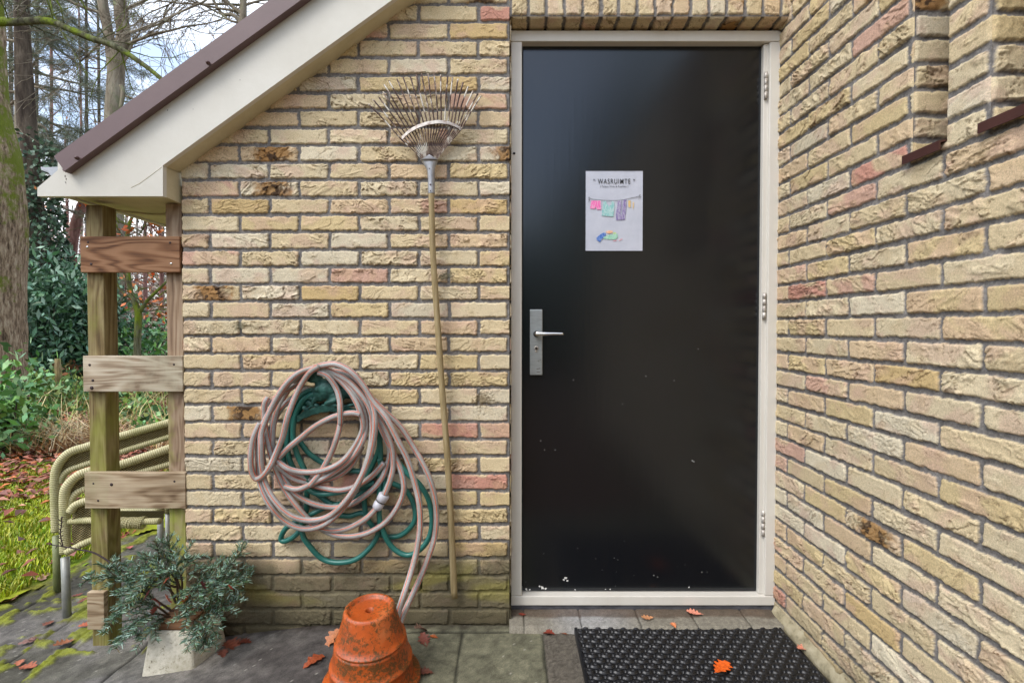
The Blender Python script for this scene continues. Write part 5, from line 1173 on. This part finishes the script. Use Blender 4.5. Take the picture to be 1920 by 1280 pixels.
# pine with drooping needle sprays
PYY = 11.0
pine = thing('pine_tree', (P(55, 690, PYY).x, PYY, -0.1), 'tall pine with grey-green needle sprays above the ivy clad trunk', 'tree')
mb = MB(); limb(mb, [(30, 700, 16), (38, 500, 14), (42, 300, 12), (40, 100, 10), (35, -100, 7), (30, -300, 3)], PYY, 12, 0.04)
rnd = random.Random(12); tips = []
for i in range(46):
    yy_ = -120 + i * 10.5; p = P(42, yy_, PYY); sd = rnd.choice((1, 1, 1, -1)); grow(mb, p, Vector((sd * rnd.uniform(0.6, 1), rnd.uniform(-.7, .5), rnd.uniform(-0.25, 0.15))), rnd.uniform(1.2, 1.95), 0.035, 2, rnd, 0.06, 0.5, 6, 4, tips, 0.004, 0.2)
mb.build('trunk', M['bark_grey'], pine)
r = np.random.RandomState(9); tp = np.array([list(p) for p in tips]); print('pine tips', len(tp)); tp = tp[r.rand(len(tp)) < min(1, 3600 / len(tp))]
ls = LS(); base = np.repeat(tp, 22, 0); dv = np.repeat(r.normal(0, .5, (len(tp), 3)) + [0.4, 0, -0.05], 22, 0); ls.add(base + r.normal(0, .04, base.shape), 0.15, [lin(96, 110, 88), lin(122, 134, 112), lin(78, 92, 70), lin(146, 154, 134), lin(112, 108, 84)], r, 0.55, 0.045, dv); ls.build('needles', M['needle'], pine)
# forked bare tree
FYY = 10.0
fk = thing('forked_tree', (P(215, 690, FYY).x, FYY, -0.1), 'grey forked bare tree rising behind the roof edge', 'tree')
mb = MB(); limb(mb, [(214, 700, 16), (214, 400, 15), (212, 230, 14), (216, 170, 14), (220, 110, 13), (232, 70, 11), (228, 30, 11), (222, -40, 10), (225, -200, 7)], FYY, 14, 0.04)
limb(mb, [(214, 150, 10), (210, 100, 10), (203, 60, 8), (195, 20, 8.5), (188, -30, 8), (170, -150, 5)], FYY, 12, 0.04)
limb(mb, [(226, 205, 3), (231, 175, 4), (226, 160, 3)], FYY - .2, 8, 0.1)
rnd = random.Random(5)
for (x, y, dx_, dz_, l_) in ((236, 84, 1, 0.02, 2.0), (236, 64, 1, .25, 1.4), (232, 20, 1, 0.5, 1.8), (190, 25, -1, 0.2, 1.2), (228, 120, 0.7, 0.9, 1.0), (205, 70, -.6, -.3, 1.0), (222, -30, 1, .1, 2.4), (210, 165, 1, -.5, .9)):
    grow(mb, P(x, y, FYY), Vector((dx_, rnd.uniform(-.2, .2), dz_)), l_, 0.03, 3, rnd, 0.0, 0.7, 6, 4, None, 0.0045, 0.22)
mb.build('trunk', M['bark_grey'], fk)
# bare crown above the roof
BYY = 9.0
bt = thing('bare_tree', (P(470, 700, BYY).x, BYY, -0.1), 'bare twiggy tree whose branches show above the roof slope', 'tree')
mb = MB(); limb(mb, [(480, 700, 14), (470, 300, 11), (458, 100, 8), (456, 20, 6), (460, -60, 5), (480, -240, 3)], BYY, 10, 0.04); rnd = random.Random(8)
limb(mb, [(462, 60, 5), (440, 30, 3.5), (415, 25, 2.8), (395, -10, 2.2)], BYY, 8); limb(mb, [(458, 30, 4), (430, 8, 3), (400, -20, 2)], BYY, 8)
for (x, y, dx_, dz_, l_) in ((455, 45, -1, .2, 1.4), (456, 10, -1, -.1, 2.6), (458, -10, -1, -.05, 2.9), (462, -40, -1, -.35, 3.0), (460, 10, .8, .6, 1.0), (440, 20, -1, .3, 1.4), (465, 45, -.8, .6, .9), (470, -90, -1, -.35, 3.4)):
    grow(mb, P(x, y, BYY), Vector((dx_, rnd.uniform(-.15, .15), dz_)), l_, 0.022, 3, rnd, 0.0, 0.6, 7, 4, None, 0.0035, 0.22)
mb.build('trunk', M['bark_grey'], bt)
# leaning reddish trunk
RY = 12.0; rt = thing('pink_barked_tree', (P(135, 690, RY).x, RY, -0.1), 'slender leaning tree with pinkish bark left of the trellis post', 'tree')
mb = MB(); limb(mb, [(138, 690, 9), (134, 560, 9), (134, 480, 9), (140, 430, 8.5), (152, 390, 8), (175, 340, 7), (205, 290, 6)], RY, 10, 0.03); mb.build('trunk', M['bark_pink'], rt)
# young oak between the posts with orange leaves
YY_ = 8.0; yo = thing('young_oak', (P(254, 700, YY_).x, YY_, -0.1), 'young forked oak with a few orange leaves seen between the trellis posts', 'tree')
mb = MB(); limb(mb, [(257, 690, 6.5), (258, 640, 6), (260, 590, 6), (256, 575, 5.5), (245, 545, 4), (240, 500, 3.6), (238, 450, 3.4), (244, 415, 3), (256, 395, 2)], YY_, 9, 0.06)
limb(mb, [(262, 585, 4), (275, 565, 3.2), (295, 545, 2.6), (320, 520, 2), (345, 490, 1.4)], YY_, 8); limb(mb, [(240, 470, 2.5), (226, 445, 2), (218, 420, 1.5)], YY_, 7); limb(mb, [(250, 560, 2.5), (226, 545, 2), (215, 510, 1.6), (220, 480, 1)], YY_, 7)
rnd = random.Random(4); tips = []
for i in range(34): grow(mb, P(rnd.uniform(222, 300), rnd.uniform(400, 600), YY_ + rnd.uniform(-.3, .3)), Vector((rnd.uniform(-1, 1), rnd.uniform(-.5, .5), rnd.uniform(-.3, 1))), rnd.uniform(.4, .9), 0.009, 1, rnd, 0, .7, 5, 3, tips, 0.003)
mb.build('trunk', M['bark_moss'], yo)
r = np.random.RandomState(21); tp = np.array([list(p) for p in tips]); tp = tp[r.rand(len(tp)) < 0.16]; ls = LS(); b_ = np.repeat(tp, 3, 0); ls.add(b_ + r.normal(0, .05, b_.shape), 0.085, [lin(214, 112, 50), lin(190, 90, 40), lin(226, 142, 84)], r, asp=.6); ls.build('crown', M['foliage'], yo)
# evergreen laurel and rhododendron bushes
def bush(lab, name, boxes, Y0, Y1, n, size, cols, seed, asp=0.35, cat='shrub', parentless=False):
    r = np.random.RandomState(seed); ls = LS(); x0, y0, x1, y1 = boxes; Ym = (Y0 + Y1) / 2
    a = P(x0, y1, Ym); b = P(x1, y0, Ym); cx = (a.x + b.x) / 2; z0 = -0.1; z1 = b.z; rx = (b.x - a.x) / 2
    t = thing(name, (cx, Ym, z0), lab, cat)
    ncl = max(12, n // 38); u = r.uniform(-1, 1, (ncl, 3)); u /= np.maximum(1, np.linalg.norm(u, axis=1, keepdims=True) ** 0.9); c = np.stack([cx + u[:, 0] * rx, Ym + u[:, 1] * (Y1 - Y0) / 2, z0 + (z1 - z0) * (0.5 + 0.5 * u[:, 2])], -1)
    c[:, 2] = np.maximum(c[:, 2], z0 + 0.05)
    p = np.repeat(c, 38, 0) + r.normal(0, size * 1.5, (ncl * 38, 3)); ls.add(p, size, cols, r, 0.7, asp, np.array([0.1, -0.3, 0.35])); ls.build('foliage', M['foliage'], t)
    mb = MB(); rnd = random.Random(seed)
    for i in range(min(26, ncl)):
        q = Vector(c[i]); s_ = Vector((cx + rnd.uniform(-.5, .5) * rx, Ym, z0)); m_ = s_.lerp(q, .5) + Vector((0, 0, .1)); mb.tube([s_, m_, q], [0.018, 0.011, 0.004], 5)
    mb.build('stem', M['bark_dark'], t); return t
DG = [lin(66, 104, 74), lin(92, 132, 94), lin(50, 80, 58), lin(140, 168, 144), lin(108, 144, 122), lin(74, 112, 70)]
MG = [lin(88, 138, 58), lin(116, 162, 78), lin(66, 108, 54), lin(150, 186, 128), lin(104, 150, 100)]
bush('dark green laurel bush right of the oak trunk', 'laurel_bush', (34, 500, 130, 700), 8.0, 9.4, 5200, 0.15, DG, 1)
bush('dark rhododendron bush behind the trellis post', 'rhododendron_bush', (110, 520, 205, 700), 8.6, 10, 4200, 0.15, DG, 2)
bush('leafy laurel bush in front of the foot of the oak trunk', 'laurel_bush', (-60, 700, 38, 860), 4.5, 5.1, 1500, 0.10, MG, 3, 0.42)
bush('low green bush seen between the trellis posts', 'low_bush', (215, 620, 330, 720), 9.0, 11, 2600, 0.14, MG + DG[:2], 4)
r = np.random.RandomState(31)
def under(name, n, x0, x1, Y0, Y1, z1, size, cols, seed, lab, cat, asp=0.5, thr=0.45, f0=1.0):
    r = np.random.RandomState(seed); X = r.uniform(x0, x1, n); Y = r.uniform(Y0, Y1, n); k_ = (fbm(X * f0, Y * f0, 3, seed) > thr) & (X / Y < -0.6) & (X / Y > -1.3); X = X[k_]; Y = Y[k_]
    hgt = z1 * sst(thr, thr + 0.25, fbm(X * f0, Y * f0, 3, seed)); Z = -0.1 + r.rand(len(X)) * hgt
    ls = LS(); ls.add(np.stack([X, Y, Z], -1), size, cols, r, 0.8, asp, np.array([0, -0.2, 0.5])); ls.build(name, M['foliage'], None, label=lab, cat=cat, kind='stuff')
under('brambles', 26000, -9.5, -3.0, 5.0, 8.2, 0.55, 0.085, MG + [lin(120, 140, 60), lin(150, 160, 80), lin(40, 80, 40)], 33, 'green bramble undergrowth behind the dry grass', 'brambles', 0.55, 0.38, 0.9)
under('undergrowth', 30000, -16, -4, 8.0, 13, 0.6, 0.12, [lin(120, 74, 48), lin(150, 98, 66), lin(96, 60, 40), lin(100, 124, 56), lin(126, 112, 70), lin(70, 96, 48)], 34, 'brown bracken and low green growth on the wood floor', 'undergrowth', 0.4, 0.40, 0.7)
blades('dry_grass', 1100, -8.0, -3.0, 5.4, 8.5, 0.42, [lin(200, 180, 130), lin(160, 140, 84), lin(130, 150, 70)], 19, 'scattered pale grass stems among the brambles', 'dry grass', 2.0, 0.005)
# fence stakes
mb = MB(); a = P(112, 740, 7.6); b = P(108, 672, 7.6); mb.tube([Vector((a.x, 7.6, -0.1)), a.lerp(b, .5), b], [0.05, 0.046, 0.034], 9, bumpy=.05); mb.build('fence_stake', M['w_post'], None, label='short pale green stake in the undergrowth behind the brambles', cat='stake')
mb = MB(); a = P(39, 690, 6.9); b = P(39, 580, 6.9); mb.box((a.x - .03, 6.9, -0.1), (a.x + .025, 6.95, b.z), bev=.004); mb.build('fence_stake', M['w_brown'], None, label='square brown post standing against the right side of the oak trunk', cat='stake')
# individual thin trunks of the wood
rnd = random.Random(77); tcount = 0
for (x, Y, w_, h_) in ((70, 15, 4, -50), (165, 14, 4, 60), (178, 18, 4, 150), (222, 14, 5, 300), (236, 20, 4, 330), (275, 13, 4.5, 300), (283, 19, 3.5, 350), (298, 15, 5, 330), (305, 21, 4, 300), (120, 17, 4, 250), (148, 22, 3, 200), (20, 18, 5, 0), (320, 17, 4, 300), (212, 24, 3, 300), (262, 25, 3, 350), (95, 21, 4, 100)):
    labs = 'slim bare trunk standing in the wood beyond the garden'
    t = thing('slim_tree', (P(x, 650, Y).x, Y, -0.1), labs, 'tree', 'slim bare trunks standing in the wood')
    mb = MB(); b_ = P(x + rnd.uniform(-8, 8), h_ - 200 if h_ < 250 else h_, Y); a = Vector((P(x, 650, Y).x, Y, -0.1)); m_ = a.lerp(b_, .5) + Vector((rnd.uniform(-.2, .2), 0, 0)); rr = w_ * Y / 955
    cpts = catmull([a, m_, b_], 6); mb.tube(cpts, [rr * (1 - .6 * i / 12) for i in range(len(cpts))], 8, bumpy=.05)
    for k_ in range(7): grow(mb, rnd.choice(cpts[3:]), Vector((rnd.uniform(-1, 1), rnd.uniform(-.5, .5), rnd.uniform(0, .8))), rnd.uniform(1, 2.2), rr * .3, 1, rnd, 0, .7, 5, 3, None, 0.006)
    mb.build('trunk', M['bark_dark' if rnd.random() < .5 else 'bark_pink'], t)
# far wood: a mass of twigs and trunks, haze put into their colour, and hanging leaves
mb = MB(); rnd = random.Random(55)
for i in range(90):
    Y = rnd.uniform(17, 34); X = -Y * rnd.uniform(0.45, 1.35); h_ = rnd.uniform(2, 6.5); rr = rnd.uniform(.03, .09)
    p = [Vector((X, Y, -.1)), Vector((X + rnd.uniform(-.3, .3), Y, h_ * .5)), Vector((X + rnd.uniform(-.8, .8), Y, h_))]; g = rnd.uniform(.6, 1.2); cl = tuple(v * g for v in lin(160, 146, 138)); mb.tube(p, [rr, rr * .7, rr * .25], 5, cap=False, col=cl)
for i in range(6500):
    Y = rnd.uniform(15, 32); X = -Y * rnd.uniform(0.5, 1.3); z = abs(rnd.gauss(0, 3.4)); p = Vector((X, Y, z)); d_ = Vector((rnd.gauss(0, 1), rnd.gauss(0, .6), rnd.uniform(0, 1))).normalized(); L_ = rnd.uniform(.5, 1.8); q_ = p + d_ * L_ * .5 + Vector((rnd.gauss(0, .1), 0, rnd.gauss(0, .1))); e_ = q_ + (d_ + Vector((rnd.gauss(0, .4), 0, rnd.gauss(0, .4)))) * L_ * .5
    g = rnd.uniform(.6, 1.3); cl = tuple(v * g for v in lin(172, 158, 150)); mb.tube([p, q_, e_], [.016, .010, .004], 3, cap=False, col=cl)
M['farwood'] = m_attr('far_wood', 0.9, 3, 0.8, 1.2, 0)
mb.build('far_wood', M['farwood'], None, label='mass of bare twigs and trunks, coloured pale for haze, in the wood behind everything', cat='woodland', kind='stuff')
r = np.random.RandomState(66); ls = LS(); n = 30000; Y = r.uniform(14, 32, n); X = -Y * r.uniform(.45, 1.35, n); Z = np.abs(r.normal(0, 2.6, n)); k_ = fbm(X * .5, Z * .7 + Y * .3, 3, 3) > .45
ls.add(np.stack([X, Y, Z], -1)[k_], 0.17, [lin(150, 126, 108), lin(176, 146, 124), lin(130, 130, 104), lin(118, 126, 92), lin(206, 136, 92), lin(150, 142, 128)], r, 1, .6); ls.build('far_leaves', M['foliage'], None, label='brown and dull green leaves hanging through the far wood', cat='foliage', kind='stuff')

r = np.random.RandomState(91); ls = LS(); n = 9000; X = r.uniform(-26, 22, n); Y = r.uniform(-16, -9, n); Z = r.uniform(0, 1, n) ** 1.1 * (3.6 + 0.8 * np.sin(X * .9) + 6 * sst(1.0, 4.0, X)); ls.add(np.stack([X, Y, Z], -1), 0.75, DG, r, 1, .7)
ls.build('woodland', M['foliage'], None, label='dense green wood behind the viewer mirrored in the black door', cat='woodland', kind='stuff')
